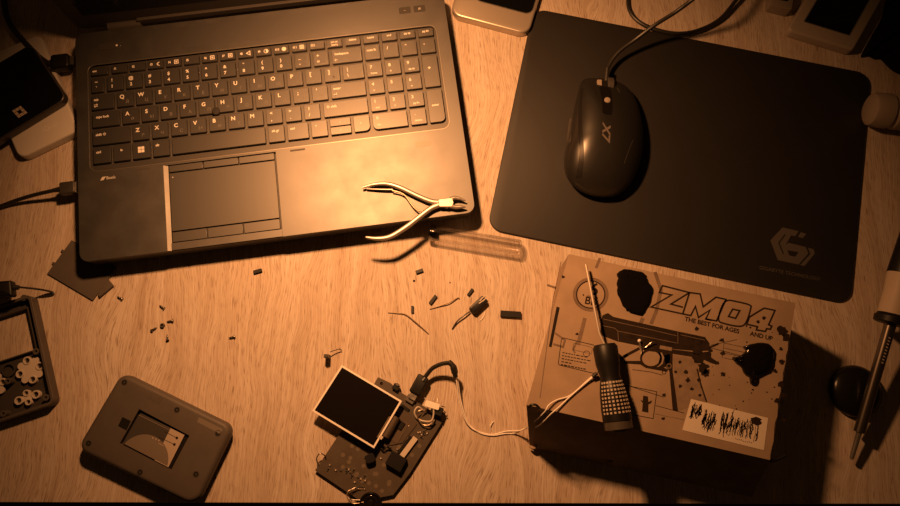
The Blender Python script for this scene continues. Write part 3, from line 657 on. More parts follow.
for q in comp:
    b = MB(); l = rnd.uniform(1.2, 2.3); a = R(-30 + 90 * rnd.randint(0, 1)); oq, *_ = orbox((*P(*q, zb + 1), 0), l, 1.1, 1, a, .1); b.prism(oq, zb, zb + 1.0)
    for s_ in (-1, 1):
        e = Vector((*P(*q, zb + 1), 0)) + Vector((math.cos(a), math.sin(a), 0)) * s_ * l * .5; oq, *_ = orbox(e, .7, 1.3, 1, a, .1); b.prism(oq, zb, zb + 1.1, 1)
    b.build('small_component', [rnd.choice([M_DGREY, M_CREAM, M_BLACK]), M_SOLDER], pb)
def wire(pts, r, m, name, parent, n=8, seg=8):
    b = MB(); b.tube(smooth([P3(*p) for p in pts], n), r, seg); return b.build(name, m, parent)
wire([(319, 466, zb), (316.5, 459, 7), (320, 453.5, 8), (325, 456, 6), (326, 460, zb)], .5, M_DSTEEL, 'jumper_wire', pb)
wire([(364, 489, zb), (350, 490, 8), (347, 497, 10), (353, 503.5, 9), (364, 502, 9)], .4, M_COPPER, 'jumper_wire', pb)
wire([(365, 488, zb), (357, 487, 8), (349, 492, 10), (351, 499, 10), (360, 500, 10)], .4, M_DSTEEL, 'jumper_wire', pb)
# thumb wheel / speaker ring at the bottom edge
q = P3(370.5, 504, 9); b = MB(); b.lathe((q.x, q.y, 0), (q.x, q.y, 12), [(0, 9), (6, 10.5), (9, 10.5), (9.8, 9.2), (9.2, 8.4), (8.6, 7.6), (9.6, 6.2), (9.0, 5), (8.4, 3.6), (9.6, 2.6), (9.8, .3)], 32)
b.v = [Vector((v.x, v.y, v.z)) for v in b.v]; b.build('round_speaker', M_GLOSS, pb)
# display held up above the board on its flex
zd = 15.0
DC = PL([(341.6, 365), (402, 401), (374, 448.5), (312, 411)], zd)
b = MB(); b.prism([DC, offset_poly(DC, 1.7)], zd - 2.2, zd); b.prism(offset_poly(DC, .2), zd - 2.4, zd - 1.6); dp = b.build('display', M_WIREW, pb, bevel=.15)
b = MB(); g_ = offset_poly(DC, 1.6); b.prism(g_, zd - 1.7, zd - .3); b.build('display_glass', mat('display_face', (.008, .006, .005), .2, 0, .3), dp)
b = MB()                                                   # foam spacers that keep it off the board
for u, v in ((.75, .25), (.75, .75), (.95, .5)):
    x, y = bil(DC, u, v); b = MB(); b.prism(circ(x, y, 3, 12), zb, zd - 2.4); b.build('spacer', M_BLACK, pb)
f0, f1 = bil(DC, 1, .30), bil(DC, 1, .72)
def lp(pts_a, pts_b, m, name, th=.25):
    """thin flexible band between two edge curves"""
    n = len(pts_a); A2, B2 = smooth(pts_a, 6), smooth(pts_b, 6); b = MB()
    rg = []
    for p, q in zip(A2, B2): rg.append([p, q, q - Vector((0, 0, th)), p - Vector((0, 0, th))])
    b.loft(rg); return b.build(name, m, pb)
wv = Vector(f1) - Vector(f0)
dr = Vector((wv.y, -wv.x)).normalized(); dr = dr if dr.x > 0 else -dr
def o3(p, d, z): return Vector((p[0] + dr.x * d, p[1] + dr.y * d, z))
lp([o3(f0, -1, zd - 2), o3(f0, 4, zd - 1.4), o3(f0, 7, zd - 5), o3(f0, 6, zb + 2), o3(f0, 10, zb + 1.2), o3(f0, 16, zb + 1.3)], [o3(f1, -1, zd - 2), o3(f1, 4, zd - 1.4), o3(f1, 7, zd - 5), o3(f1, 6, zb + 2), o3(f1, 10, zb + 1.2), o3(f1, 16, zb + 1.3)], mat('flex_ribbon', (.10, .075, .055), .35), 'display_flex')
b = MB(); g0, g1 = bil(DC, .96, .36), bil(DC, .96, .80); b.tube([(g0[0], g0[1], zd + .1), (g1[0], g1[1], zd + .1)], .5, 6); b.build('display_edge_strip', M_COPPER, dp)
chip(381, 437.5, 3.2, 3.2, .8, 57, M_RUBW, 'tape_scrap', z0=zd - .2)
b = MB(); q = bil(DC, 1.0, .07); 
# micro usb socket and the tall coil, push switch on top right corner
x, y = P(410.5, 399, zb + 2.6); a = math.atan2(*(Vector(P(422, 380, 6)) - Vector(P(412, 396, 6))).yx); q, *_ = orbox((x, y, 0), 7, 8.5, 1, a, .6); b = MB(); b.prism(q, zb, zb + 2.9); b.build('usb_socket', M_SOLDER, pb, bevel=.3)
wire([(424, 411, zb), (418, 407, 9), (414.5, 412, 9), (417, 418, 7), (423, 421, 8), (431, 421, 10), (433.5, 415, 11), (433.5, 408, 12)], .8, M_RUBW, 'solder_wire', pb)
wire([(421, 417, zb), (426, 410, 8), (419, 411, 10), (417, 416, 9), (422, 424, 8), (429, 425, 9), (434.5, 420, 9)], .6, M_COPPER, 'solder_wire', pb)
b = MB(); x, y = P(437, 410.5, 6); q, *_ = orbox((x, y, 0), 11, 8, 1, R(-20), .6); b.prism(q, zb, 11.2); sw = b.build('slide_switch', M_BLACK, pb, bevel=.3)
b = MB(); q, *_ = orbox((*P(432.3, 405.3, 12.5), 0), 14, 5.8, 1, R(-15), 1.2); b.prism(q, 10.4, 13.2); b.build('switch_cap', M_WIREW, sw, bevel=.4)
for p0_, p1_ in (((426, 401, 12), (424.8, 397.5, 10)), ((433, 400.5, 12), (434, 397, 11)), ((441, 406, 12), (445, 407, 10)), ((441, 409, 9), (446, 412.5, 7)), ((437, 402.5, 12), (437.5, 398.5, 11))):
    b = MB(); b.tube([P3(*p0_), P3(*p1_)], .5, 6); b.build('pin', M_SOLDER, sw)
chip(396, 386.8, 6, 5.5, 4.2, -30, M_BLACK, 'push_switch'); chip(397.5, 384.5, 3, 2.4, 5.4, -30, M_SOLDER, 'switch_plunger')
wire([(392, 451, zb), (387, 447, 8), (383, 450, 7), (380, 447, zb)], .8, M_BLACK, 'jumper_wire', pb)

# ------------------------------------------------------------------ usb lead with twisted white wires
ul = thing('micro_usb_lead', 'short black USB plug lead ending in two thin white wires', 'cable', (*P(430, 385), 0))
a = math.atan2(*(Vector(P(425, 377, 9)) - Vector(P(414, 397, 9))).yx)
x, y = P(419, 385, 10); q, z0_, z1_ = orbox((x, y, 8), 19, 11.5, 6.5, a, 1.6); b = MB(); b.slab(q, 4.8, 11.2, 1.5, 3, 1.5); b.build('plug', M_BLACK, ul)
x, y = P(412.8, 396.2, 8); q, *_ = orbox((x, y, 0), 6, 7, 1, a, .4); b = MB(); b.prism(q, 7.4, 9.4); b.build('plug_tip', M_STEEL, ul)
wire([(424, 378.5, 9), (427, 374.5, 10), (432.6, 368.2, 13), (441.5, 364, 17), (450, 362.8, 21)], 2.1, M_RUB, 'lead', ul)
b = MB(); b.tube([P3(425.5, 378, 9), P3(423, 381, 9)], [2.6, 3.4], 12); b.build('strain_relief', M_RUB, ul)
b = MB(); b.tube(smooth([P3(448.5, 361.8, 21), P3(452.5, 365.5, 21), P3(454.5, 371, 19), P3(455.5, 377, 17)], 4), [2.6] * 5 + [3.2] * 5 + [2.4] * 3, 12); b.build('heat_shrink_joint', M_RUB, ul)
wA = [(455, 374, 18), (457, 384, 15), (459, 399, 10), (464, 417, 5), (471, 427.5, 2), (481, 432.5, 1), (493, 434.6, 1), (505, 431.5, 1.2), (514, 430.8, 4), (522.6, 430, 12), (531, 424, 34), (539, 417.5, 56), (545, 411.5, 67.5), (549, 405, 69), (557, 400, 67.5), (571, 395, 67.4), (587.5, 380.5, 68), (596, 373.5, 70)]
wB = [(455.5, 374, 17.5), (458.2, 384, 13), (460.5, 399, 8), (465.5, 417, 4), (472, 427.3, 1), (481, 433.3, 1), (493, 435.4, 1), (505, 433.6, 1), (515, 433.2, 2), (525, 428.6, 14), (536, 427, 36), (544, 421, 57), (552, 413, 68.5), (559, 407, 68), (571, 395.8, 67.5), (587.5, 381.6, 68), (596, 374.6, 70)]
wire(wA, .62, M_WIREW, 'white_wire', ul); wire(wB, .62, M_WIREW, 'white_wire', ul)
wire([(592.5, 376.8, 69), (597, 373, 70.5)], 1.6, M_RUB, 'wire_end_sleeve', ul, n=2)

# ------------------------------------------------------------------ printed cardboard box
ZT = 66.0
bx = thing('printed_box', 'brown cardboard box printed with ZM04 and a pistol picture', 'box', (*P(655, 370), 0))
TL, TR, BRr, BLf = PL([(569, 254), (795.5, 303), (770, 460), (526.5, 405)], ZT)
BIN = P(539.5, 407.8, ZT)
G_TL, G_TR = (TL[0] + 1, TL[1] - 1), (TR[0] - 1, TR[1] - 1)
gBL, gBR = P(531, 448, 0), P(752, 497, 0)
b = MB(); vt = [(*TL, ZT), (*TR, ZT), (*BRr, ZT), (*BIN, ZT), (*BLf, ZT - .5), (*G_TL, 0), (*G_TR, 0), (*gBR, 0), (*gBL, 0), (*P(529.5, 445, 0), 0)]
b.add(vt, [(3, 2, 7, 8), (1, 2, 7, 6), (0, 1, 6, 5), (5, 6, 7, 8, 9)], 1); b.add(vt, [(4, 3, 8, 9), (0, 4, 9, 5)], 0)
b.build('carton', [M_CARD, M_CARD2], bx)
lidp = [TL, TR, BRr, BIN, BLf]
b = MB()
# slightly worn right edge
n = 26; wr = [tuple(Vector(TR).lerp(Vector(BRr), i / n) + Vector((random.uniform(-1.1, .5) if i > 5 else 0, 0))) for i in range(1, n)]
b.prism([TL, TR] + wr + [BRr, BIN, BLf], ZT - 1.2, ZT + .0)
Z1, Z2, Z3 = ZT + .06, ZT + .10, ZT + .14
def K(pts, mi=1, z=Z1): b.flat(PL(pts, ZT), z, mi)
def Ln(pts, wd, mi=1, z=Z2, closed=False): b.ribbon(PL(pts, ZT), wd, z, mi, closed)
# fold crease lines and faded rings
Ln([(561, 262), (553, 300), (540, 398)], .8, 3)
def ring(px, py, rx, ry, wd, mi, z=Z1, a0=0, a1=360): Ln([(px + rx * math.cos(R(a0 + (a1 - a0) * k / 48)), py + ry * math.sin(R(a0 + (a1 - a0) * k / 48))) for k in range(48 if a1 - a0 == 360 else 49)], wd, mi, z, a1 - a0 == 360)
ring(590.7, 294.5, 16.2, 15.4, 3.0, 3); ring(590.7, 294.5, 14.1, 13.6, 1.1, 1, Z2)
bx_ang = math.atan2(TR[1] - TL[1], TR[0] - TL[0])
b.text('6', *P(594.2, 289.6, ZT), Z2, 15.5, bx_ang, 1, .02); b.text('mm', *P(590.6, 296.8, ZT), Z2, 4, bx_ang, 1, .02); b.text('BB', *P(590.6, 301.6, ZT), Z2, 9.5, bx_ang, 1, .02)
for q in ((583.4, 295), (597, 298)): b.flat(circ(*P(*q, ZT), .8, 8), Z2, 1)
# faded tape marks behind the pistol
Ln([(655, 272), (661, 290), (656, 312), (651, 324)], 3.2, 3, Z1 - .03); Ln([(585, 318), (578, 345)], 3.5, 3, Z1 - .03); Ln([(600, 258), (596, 268)], 2.5, 3); Ln([(555, 333), (565, 340), (563, 347), (553, 344)], 1.8, 3); Ln([(643, 318), (638, 330)], 3.5, 3, Z1 - .03); Ln([(547, 285), (556, 288)], 2, 3)
ZO = dict(ox=645, oy=275, s=8.43)
def zc_(pts): return crop(645, 275, 8.43, pts)
Ln(zc_([(148, 90), (375, 148), (318, 328), (50, 270), (225, 168), (120, 147)]), 1.5, closed=True); Ln(zc_([(372, 150), (218, 245), (320, 272)]), 1.5)
fz = lambda pts: crop(705, 285, 7.79, pts)
M1 = zc_([(375, 148), (465, 160), (490, 268), (590, 190)]) + fz([(85, 95), (165, 112), (95, 280), (18, 265), (45, 195)]) ; M1b = zc_([(560, 385), (512, 368), (545, 295), (450, 358), (425, 265), (385, 340), (318, 328)])
Ln(zc_([(375, 148), (465, 160), (490, 268)]) + fz([(85, 95), (162, 112), (90, 280), (5, 265)]), 1.5); Ln(zc_([(318, 328), (385, 342), (425, 265), (450, 358), (548, 295), (512, 370), (560, 382)]), 1.5)
Ln([tuple(p) for p in smooth([Vector((*q, 0)) for q in fz([(170, 122), (240, 128), (345, 155), (355, 185), (320, 290), (270, 322), (150, 300), (105, 270), (130, 170)])], 4, True)], 1.5, closed=True); Ln(fz([(215, 188), (270, 200), (238, 260), (183, 245)]), 1.5, closed=True)
Ln(fz([(345, 250), (460, 180), (545, 198), (495, 310), (520, 320), (508, 345), (480, 340), (470, 362), (400, 350), (408, 325), (325, 305)]), 1.5, closed=True)
b.text('THE BEST FOR AGES', *P(712, 325.3, ZT), Z2, 5.4, bx_ang - R(1), 1, .035); b.text('AND UP', *P(761.3, 336.2, ZT), Z2, 5.4, bx_ang - R(1), 1, .035)
# the pistol picture
c7 = lambda pts: crop(600, 300, 6.325, pts)
c5 = lambda pts: crop(570, 320, 4.21, pts)
c9 = lambda pts: crop(540, 240, 3.164, pts)
K(c9([(198, 238), (215, 231), (232, 243), (440, 290), (470, 296), (522, 307), (536, 326), (538, 350), (500, 352), (420, 345), (330, 338), (245, 321), (190, 300), (192, 262)]), 2)
K(c9([(198, 240), (215, 231), (232, 243), (430, 289), (434, 318), (350, 300), (250, 282), (194, 268)]), 1, Z2)
K(c9([(192, 280), (240, 290), (248, 305), (330, 322), (330, 337), (245, 321), (190, 300)]), 1, Z2)
K(c9([(310, 330), (420, 346), (505, 356), (540, 352), (542, 372), (560, 384), (548, 392), (520, 380), (470, 368), (420, 360), (330, 350)]), 2, Z1 + .02)
K(c9([(335, 325), (378, 332), (372, 341), (330, 337)]), 1, Z3); K(c9([(380, 333), (418, 340), (416, 351), (378, 344)]), 5, Z3)
for q_ in ([(200, 250), (330, 279), (432, 303)], [(192, 270), (236, 279), (246, 288), (330, 305), (432, 326)], [(246, 288), (248, 318)], [(436, 292), (436, 328)], [(445, 300), (522, 317)]): Ln(c9(q_), .45, 3, Z3 + .02)
K(c9([(380, 345), (408, 350), (412, 372), (408, 398), (388, 404), (374, 402), (388, 392), (393, 372)]), 1, Z2)
ring(651, 358.5, 10, 8.6, 1.8, 1, Z2); K(c7([(150, 385), (262, 385), (270, 405), (300, 420), (400, 425), (430, 440), (425, 455), (290, 430), (255, 408), (150, 402)]), 1, Z1)
Ln(c7([(375, 330), (385, 360), (375, 400)]), 1.6, 1); K(c5([(425, 140), (432, 140), (432, 215), (455, 385), (432, 380), (418, 215), (405, 200), (395, 150)]), 1, Z2)
ring(669, 366, 2.2, 2.2, .8, 3, Z3); Ln(c5([(535, 205), (550, 270), (575, 345)]), 1.3, 2); K(c5([(432, 140), (540, 165), (545, 250), (572, 345), (450, 385), (440, 300)]), 5, Z1 - .02)
Ln(c7([(175, 345), (90, 400), (70, 420)]), 2.6, 1); Ln(c7([(250, 305), (150, 358)]), 2.4, 1); Ln(c7([(690, 300), (720, 290), (750, 275)]), 1.5, 2); Ln(c7([(690, 385), (735, 400), (752, 395)]), 2.4, 1)
Ln(c7([(205, 440), (320, 455), (395, 475)]), .5, 1); ring(664, 372.5, 1.8, 1.6, .6, 1)
# stains and soot
rs = random.Random(11)
def blot(px, py, r, mi, z=Z2, j=.35):
    pts = []
    for k in range(14):
        a = 2 * math.pi * k / 14; rr = r * (1 + rs.uniform(-j, j)); pts.append((px + rr * math.cos(a), py + rr * math.sin(a) * .9))
    K(pts, mi, z)
for q in ((698, 358, 6, 2), (703, 367, 6, 1), (697, 350, 5, 2), (706, 373, 4, 2), (722, 340, 2.4, 1), (696.5, 329, 2.2, 1), (723, 374, 2.6, 2), (688, 380, 2.4, 2), (680, 386, 1.8, 2), (692, 389, 2, 2), (676, 372, 1.6, 2), (664, 395, 1.8, 2), (686, 372, 2, 2), (680, 362, 1.6, 2), (723, 353, 2.6, 2), (782, 331, 5, 1), (786, 337, 4, 1), (775, 371, 2.4, 2), (781, 385, 3.4, 2), (783, 396, 3, 2), (777, 401, 2.6, 2), (782, 362, 2.6, 1), (784, 420, 2, 2), (700, 395, 1.6, 2), (781, 349, 1.8, 2), (699, 380, 2, 2), (577, 334, 1.4, 2), (764, 318, 2.2, 2), (758, 322, 1.8, 2), (710, 350, 2.4, 2), (563, 277, 1.6, 2)): blot(*q[:3], q[3], Z3)
for k in range(46):
    u, v = rs.uniform(.66, .985), rs.uniform(.2, .95)
    p = bil([(569, 254), (795.5, 303), (770, 460), (527, 405)], u, v); blot(p[0], p[1], rs.uniform(.35, 1.0), 2, Z3 + .02)
# line drawings
Ln(c7([(690, 300), (900, 355)]), .45, 1); Ln(fz([(40, 470), (250, 425)]), .4, 1)
for k in range(4): Ln([(724, 343 + k * 5), (752, 349 + k * 5)], .35, 1)
Ln([(724, 343), (722, 358)], .35, 1)
c6 = lambda pts: crop(530, 330, 5.62, pts)
Ln([tuple(p) for p in rpoly(c6([(178, 42), (360, 85), (385, 250), (158, 195)]), 2.2, 4)], .6, 1, Z2, True)
for k in range(5):
    x0, y0 = 562.5, 352.5 + k * 3.0; L_ = [22, 26, 24, 9, 24][k]; x = 0; sl_ = .19
    while x < L_:
        wl = rs.uniform(1.2, 3.6); Ln([(x0 - k * .4 + x, y0 + x * sl_), (x0 - k * .4 + x + wl, y0 + (x + wl) * sl_)], 1.0 if k == 4 else .8, 1); x += wl + .9
Ln([tuple(p) for p in rpoly(c6([(245, 72), (350, 98), (345, 135), (240, 110)]), 1, 3)], .5, 3, Z2, True); ring(586.5, 353.7, 3.2, 2.8, .5, 1); Ln([(577, 341), (573, 350), (575, 353)], 1.5, 3)
Ln(c5([(235, 275), (365, 302), (350, 415), (245, 395)]), .6, 1, Z2, True); K(c5([(308, 318), (328, 322), (330, 345), (345, 338), (342, 350), (330, 355), (330, 390), (303, 385), (306, 350), (295, 335), (306, 340)]), 1, Z2)
Ln(c5([(250, 278), (395, 325)]), .5, 1); Ln(c5([(360, 360), (480, 392)]), .5, 1); Ln(c5([(358, 395), (480, 420)]), .4, 3); blot(663.5, 418.5, 1.8, 1)
# the torn finger slot
K([(556.5, 306.5), (559.7, 307.5), (551.5, 347.5), (548.8, 346.5)], 1, Z2); K([(557.6, 308), (559, 308.5), (551.3, 346), (550, 345.6)], 4, Z3)
b.build('lid_panel', [M_CARD, M_INK, M_INK2, M_INK3, M_BLACK, M_INK4], bx)
b = MB(); LB = PL([(691, 399), (768, 418), (763.8, 450.3), (682.3, 430)], ZT); b.prism(LB, ZT + .15, ZT + .3)
rs = random.Random(5)
def scr(u0, u1, v0, v1, n, wd, mi=1):
    for _ in range(n):
        u, va, vb = rs.uniform(u0, u1), rs.uniform(v0, v0 + (v1 - v0) * .5), rs.uniform(v0 + (v1 - v0) * .5, v1); k = 5
        b.ribbon([bil(LB, u + rs.uniform(-.012, .012), va + (vb - va) * i / k) for i in range(k + 1)], rs.uniform(.4, wd), ZT + .33, mi)
scr(.04, .16, .05, .62, 22, 1.0); scr(.19, .37, .18, .90, 34, 1.0); scr(.43, .60, .12, .92, 26, .8); scr(.54, .57, -.02, .8, 5, 1.4); scr(.60, .83, .14, .80, 34, .7); scr(.86, .90, .2, .92, 5, 1.0)
for k in range(9): b.ribbon([bil(LB, .64 + k * .024, .86 + rs.uniform(-.03, .03)), bil(LB, .655 + k * .024, .88)], .5, ZT + .33, 1)
blotp = [bil(LB, .86 + .07 * math.cos(a * .5) * (1 + .3 * math.sin(a * 3)), .18 + .13 * math.sin(a * .5)) for a in range(13)]; b.flat(blotp, ZT + .36, 1)
lo = b.build('sticker', [M_LABEL, M_INK], bx)
wire([(528.5, 407, 66), (531.5, 404.8, 69), (536, 405, 69), (539.5, 408, 66.4)], 1.0, M_BLACK, 'lid_tab', bx)
wire([(770, 461, 63), (777, 459.5, 62), (786, 455, 62)], 1.4, M_BLACK, 'lid_tab', bx)
for q in ((534, 447, 5), (610, 461.5, 6)):
    b = MB(); b.tube(smooth([P3(q[0] - 5, q[1] - 1, q[2]), P3(q[0], q[1] + 1, q[2] + 2), P3(q[0] + 3, q[1] - 1.5, q[2] + 2)], 3), [.6, 1.2, 1.6, 1.4, 1.6, 1.2, .6], 6); b.build('torn_edge', M_CARD, bx)
# flat black patch and glossy melted lump on the lid
def lump(pts, h, name, label, spikes=(), jag=.25):
    z0 = ZT + .4; o = PL(pts, z0); o = [tuple(Vector(p[:2]) + Vector((random.uniform(-jag, jag), random.uniform(-jag, jag)))) for p in smooth([Vector(p) for p in o], 3, True)]; n = len(o); cx_, cy_ = sum(p[0] for p in o) / n, sum(p[1] for p in o) / n
    rl = random.Random(2); b = MB(); rg = []
    for s_, z_ in ((1, 0), (1.0, .25), (.96, .6), (.86, .8), (.7, .92), (.45, 1.0), (.15, .97)):
        rg.append([(cx_ + (x - cx_) * s_, cy_ + (y - cy_) * s_, z0 + h * z_ * (1 + rl.uniform(-.08, .08) * (s_ < .98))) for x, y in o])
    b.loft(rg)
    for px, py, r in spikes:
        x, y = P(px, py, z0 + h); b.lathe((x, y, z0), (x, y, z0 + h + r), [(0, r), (h * .6, r), (h + r * .5, r * .75), (h + r, .2)], 12)
    return single(b, name, M_LUMP, label, 'plastic lump', (cx_, cy_, z0), group=None)
M_LUMP = mat('glossy_lump', (.006, .005, .005), .16, 0, .5, bump=.3, bscale=250)
lump(crop(610, 260, 5.985 * 1.3, []) if 0 else crop(610, 260, 7.78, [(55, 95), (110, 75), (190, 78), (260, 100), (285, 135), (300, 180), (330, 205), (325, 270), (300, 360), (245, 430), (160, 405), (120, 380), (70, 300), (52, 210), (62, 140)]), 2.2, 'black_lump', 'flat black patch on box lid between round stamp and large letters', ((627, 275.5, .9), (634, 277.5, .9)), .7)
lump(crop(730, 310, 5.62, [(95, 200), (150, 185), (215, 190), (245, 225), (240, 280), (215, 340), (140, 378), (135, 415), (112, 412), (108, 380), (75, 355), (60, 320), (25, 290), (35, 265), (80, 240)]), 4.5, 'black_lump', 'glossy black melted lump on box lid under the large letters', ((747, 347, 1.6), (735.5, 358, 1.4), (742, 357, 1.3), (741.5, 361, 1.1)))

# ------------------------------------------------------------------ screwdriver lying on the box
zs = ZT + 12.5
sd = thing('screwdriver', 'screwdriver with dotted black grip lying across the cardboard box', 'screwdriver', (*P(610, 390), ZT + .4))
h0, h1 = P3(604.5, 344, zs), P3(619.5, 432.5, zs); t_ = (h1 - h0); HL = t_.length; t_.normalize()
b = MB(); b.lathe(h0, h1, [(0, 5), (1, 8.8), (4, 9.3), (18, 9.0), (24, 8.2), (32, 8.8), (40, 10.4), (58, 11.6), (72, 11.8), (HL - 10, 11.0), (HL - 4, 9.4), (HL - 1, 6.5), (HL, 2)], 32); b.build('handle', mat('handle_plastic', (.075, .062, .05), .4), sd)
b = MB(); b.lathe(h0, h1, [(0, 4), (.3, 8.8), (3, 10.6), (17, 10.4), (27, 8.6), (31, 9.0)], 28); b.build('handle_neck', M_BLACK, sd)
GP = [(0, 8.6), (1, 9.3), (10, 11), (24, 12.2), (34, 12.3), (HL - 45, 10.8), (HL - 43, 9.8)]
b = MB(); b.lathe(h0 + t_ * 31, h0 + t_ * HL, GP, 32)
sdv = Vector((0, 0, 1)).cross(t_).normalized(); sup = t_.cross(sdv)
for i in range(17):
    d = 2 + i * 3.15
    if d > HL - 46.5: break
    k_ = [k for k in range(len(GP) - 1) if GP[k][0] <= d <= GP[k + 1][0]][0]; rr = GP[k_][1] + (GP[k_ + 1][1] - GP[k_][1]) * (d - GP[k_][0]) / (GP[k_ + 1][0] - GP[k_][0]) + .25
    for j in range(-4, 5):
        a = R(j * 16 + 0); nrm = sdv * math.sin(a) + (sup if sup.z > 0 else -sup) * math.cos(a)
        c_ = h0 + t_ * (31 + d) + nrm * rr; e1_ = t_ * .8; e2_ = nrm.cross(t_).normalized() * .85
        b.add([c_ - e1_ - e2_, c_ + e1_ - e2_, c_ + e1_ + e2_, c_ - e1_ + e2_, c_ - e1_ - e2_ - nrm, c_ + e1_ - e2_ - nrm, c_ + e1_ + e2_ - nrm, c_ - e1_ + e2_ - nrm], [(0, 1, 2, 3), (0, 1, 5, 4), (1, 2, 6, 5), (2, 3, 7, 6), (3, 0, 4, 7)], 1)
b.build('grip', [M_BLACK, M_CREAM], sd)
tip = P3(585.8, 264.5, ZT + 8); mid_ = P3(599.3, 333, ZT + 12)
b = MB(); b.tube([h0 + t_ * 1, mid_, mid_.lerp(tip, .45)], [1.2, 1.2, 1.2], 12); b.tube([mid_.lerp(tip, .45), mid_.lerp(tip, .95), tip], [1.2, 1.1, .9], 12, 0); b.build('blade', mat('dull_steel', (.55, .48, .42), .5, .45), sd)

# tiny bead and wire pinned on the pistol picture
wb = thing('component_with_legs', 'tiny white bead with bent wire legs lying on the pistol picture', 'component', (*P(641, 343), ZT + .4))
b = MB(); x, y = P(639.5, 340.8, ZT + 2); b.lathe((x, y, ZT + .4), (x, y, ZT + 3.4), [(0, .8), (.6, 1.5), (1.8, 1.6), (2.6, 1), (3, .1)], 12); b.build('bead', M_WIREW, wb)
for pts in ([(639.5, 341, 67.5), (640, 347, 67.2), (645, 347.5, 67.2), (652, 342, 69), (656, 343, 67.2)], [(640, 341, 67.5), (641.5, 350, 67.2), (641, 354, 67.2)]): wire(pts, .45, M_SOLDER, 'wire_leg', wb)

# ------------------------------------------------------------------ nippers on the laptop corner
nz = 33.2
npp = thing('nippers', 'steel cuticle nippers with open handles lying across laptop corner', 'nippers', (*P(430, 205), 28.3))
n7 = lambda pts, z: [P3(*q, z) for q in crop(340, 160, 4.5, pts)]
def limb(pts, rad, name, m=M_NIP, z=nz, fl=.75, parent=npp):
    q = n7(pts, z) if not isinstance(z, list) else [P3(*c_, zz_) for c_, zz_ in zip(crop(340, 160, 4.5, pts), z)]
    q = smooth(q, 6); n = len(q); m_ = len(rad) - 1; rr = []
    for i in range(n):
        t = i / (n - 1) * m_; k = min(int(t), m_ - 1); rr.append(rad[k] + (rad[k + 1] - rad[k]) * (t - k))
    b = MB(); b.tube(q, rr, 14, 0, fl); return b.build(name, m, parent)
limb([(100, 124), (150, 110), (210, 107), (270, 124), (350, 162), (410, 186), (450, 192), (490, 208)], [1.2, 1.7, 2.1, 2.4, 2.5, 2.6, 2.7, 3.0], 'handle')
limb([(116, 347), (165, 353), (225, 345), (300, 300), (365, 250), (410, 217), (445, 202), (480, 188)], [1.0, 2.0, 2.5, 2.6, 2.6, 2.7, 2.9, 3.0], 'handle', z=[nz, nz, nz, nz, nz, nz, nz, nz])
J = n7([(475, 195)], nz)[0]
b = MB(); q = n7([(440, 180), (505, 172), (512, 195), (505, 214), (445, 214)], nz); b.prism(rpoly([(p.x, p.y) for p in q], 1.6, 3), nz - 2.6, nz + 2.6); b.build('pivot_block', M_NIP, npp, bevel=.6)
limb([(497, 178), (515, 171), (535, 173), (566, 183)], [2.6, 2.2, 1.7, .5], 'jaw', fl=1.0); limb([(497, 205), (520, 212), (545, 211), (566, 212)], [2.6, 2.0, 1.7, .5], 'jaw', fl=1.0)
limb([(120, 130), (180, 133), (238, 134)], [.9, 1.4, 1.7], 'sleeve_remnant', M_DSTEEL, z=nz - 2)
limb([(235, 138), (268, 146), (295, 162), (322, 200), (348, 226), (382, 231)], [1.0, .9, .8, .8, .8, .9], 'spring', M_COPPER, z=nz - .5)

# ------------------------------------------------------------------ clear plastic tube
b0, b1 = P3(430.5, 233, 8.3), P3(521.5, 248.5, 8.3); tb = thing('clear_tube', 'clear plastic tube lying beside laptop corner under the nippers', 'tube', (*((b0 + b1) / 2).xy, 0))
TLn = (b1 - b0).length; b = MB()
b.lathe(b0, b1, [(0, 6.0), (0, 8.2), (1, 8.3), (TLn - 3, 8.3), (TLn - .8, 7.2), (TLn, 5.0), (TLn, .1)], 40)
b.lathe(b0, b1, [(0, 6.9), (TLn - 4, 6.9), (TLn - 2.4, 5.6), (TLn - 2, .1)], 40)
b.build('tube', M_GLASS, tb)
b = MB(); b.lathe(b0 - (b1 - b0).normalized() * 1.5, b1, [(0, 4.5), (.6, 7.2), (3, 8.0), (6, 8.0), (6, 6.8), (5, 6.6), (5, 5.8), (0, 4.5)], 36); b.build('tube_collar', M_GLASS, tb)

# ------------------------------------------------------------------ soldering iron, black cap, small bottle
ip0 = P3(851.2, 459.5, 9); ip1 = P3(891.0, 322, 34)
si = thing('soldering_iron', 'soldering iron with cream collar section resting on a black cap', 'soldering iron', (*P(870, 390), 0))
ax = (ip1 - ip0).normalized(); AL = (ip1 - ip0).length
b = MB(); b.lathe(ip0, ip1, [(0, 1.0), (1, 2.0), (12, 2.4), (24, 2.6), (28, 3.2)], 18); b.build('tip', M_SOLDER, si)
b = MB(); b.lathe(ip0 + ax * 26, ip1, [(0, 3.2), (.6, 5.0), (AL - 24, 5.2)], 24); b.build('heater_sleeve', mat('sleeve_steel', (.17, .145, .125), .30, .9), si)
p = ip0 + ax * (AL - 2); b = MB(); b.lathe(p, p + ax * 9, [(0, 6), (0, 13.5), (1, 15), (6, 15.2), (7, 14), (9, 13)], 30); b.build('handle_collar', M_BLACK, si)
p = ip0 + ax * (AL + 5); b = MB(); b.lathe(p, p + ax * 50, [(0, 12.6), (4, 13.4), (24, 13.4), (38, 14.6), (50, 14.6)], 30); b.build('cream_sleeve', M_CREAM, si)
p = ip0 + ax * (AL + 44); b = MB(); b.lathe(p, p + ax * 110, [(0, 11), (2, 15.2), (30, 14), (80, 12.2), (104, 10), (108, 4)], 30); b.build('grip', M_BLACK, si)
b = MB()
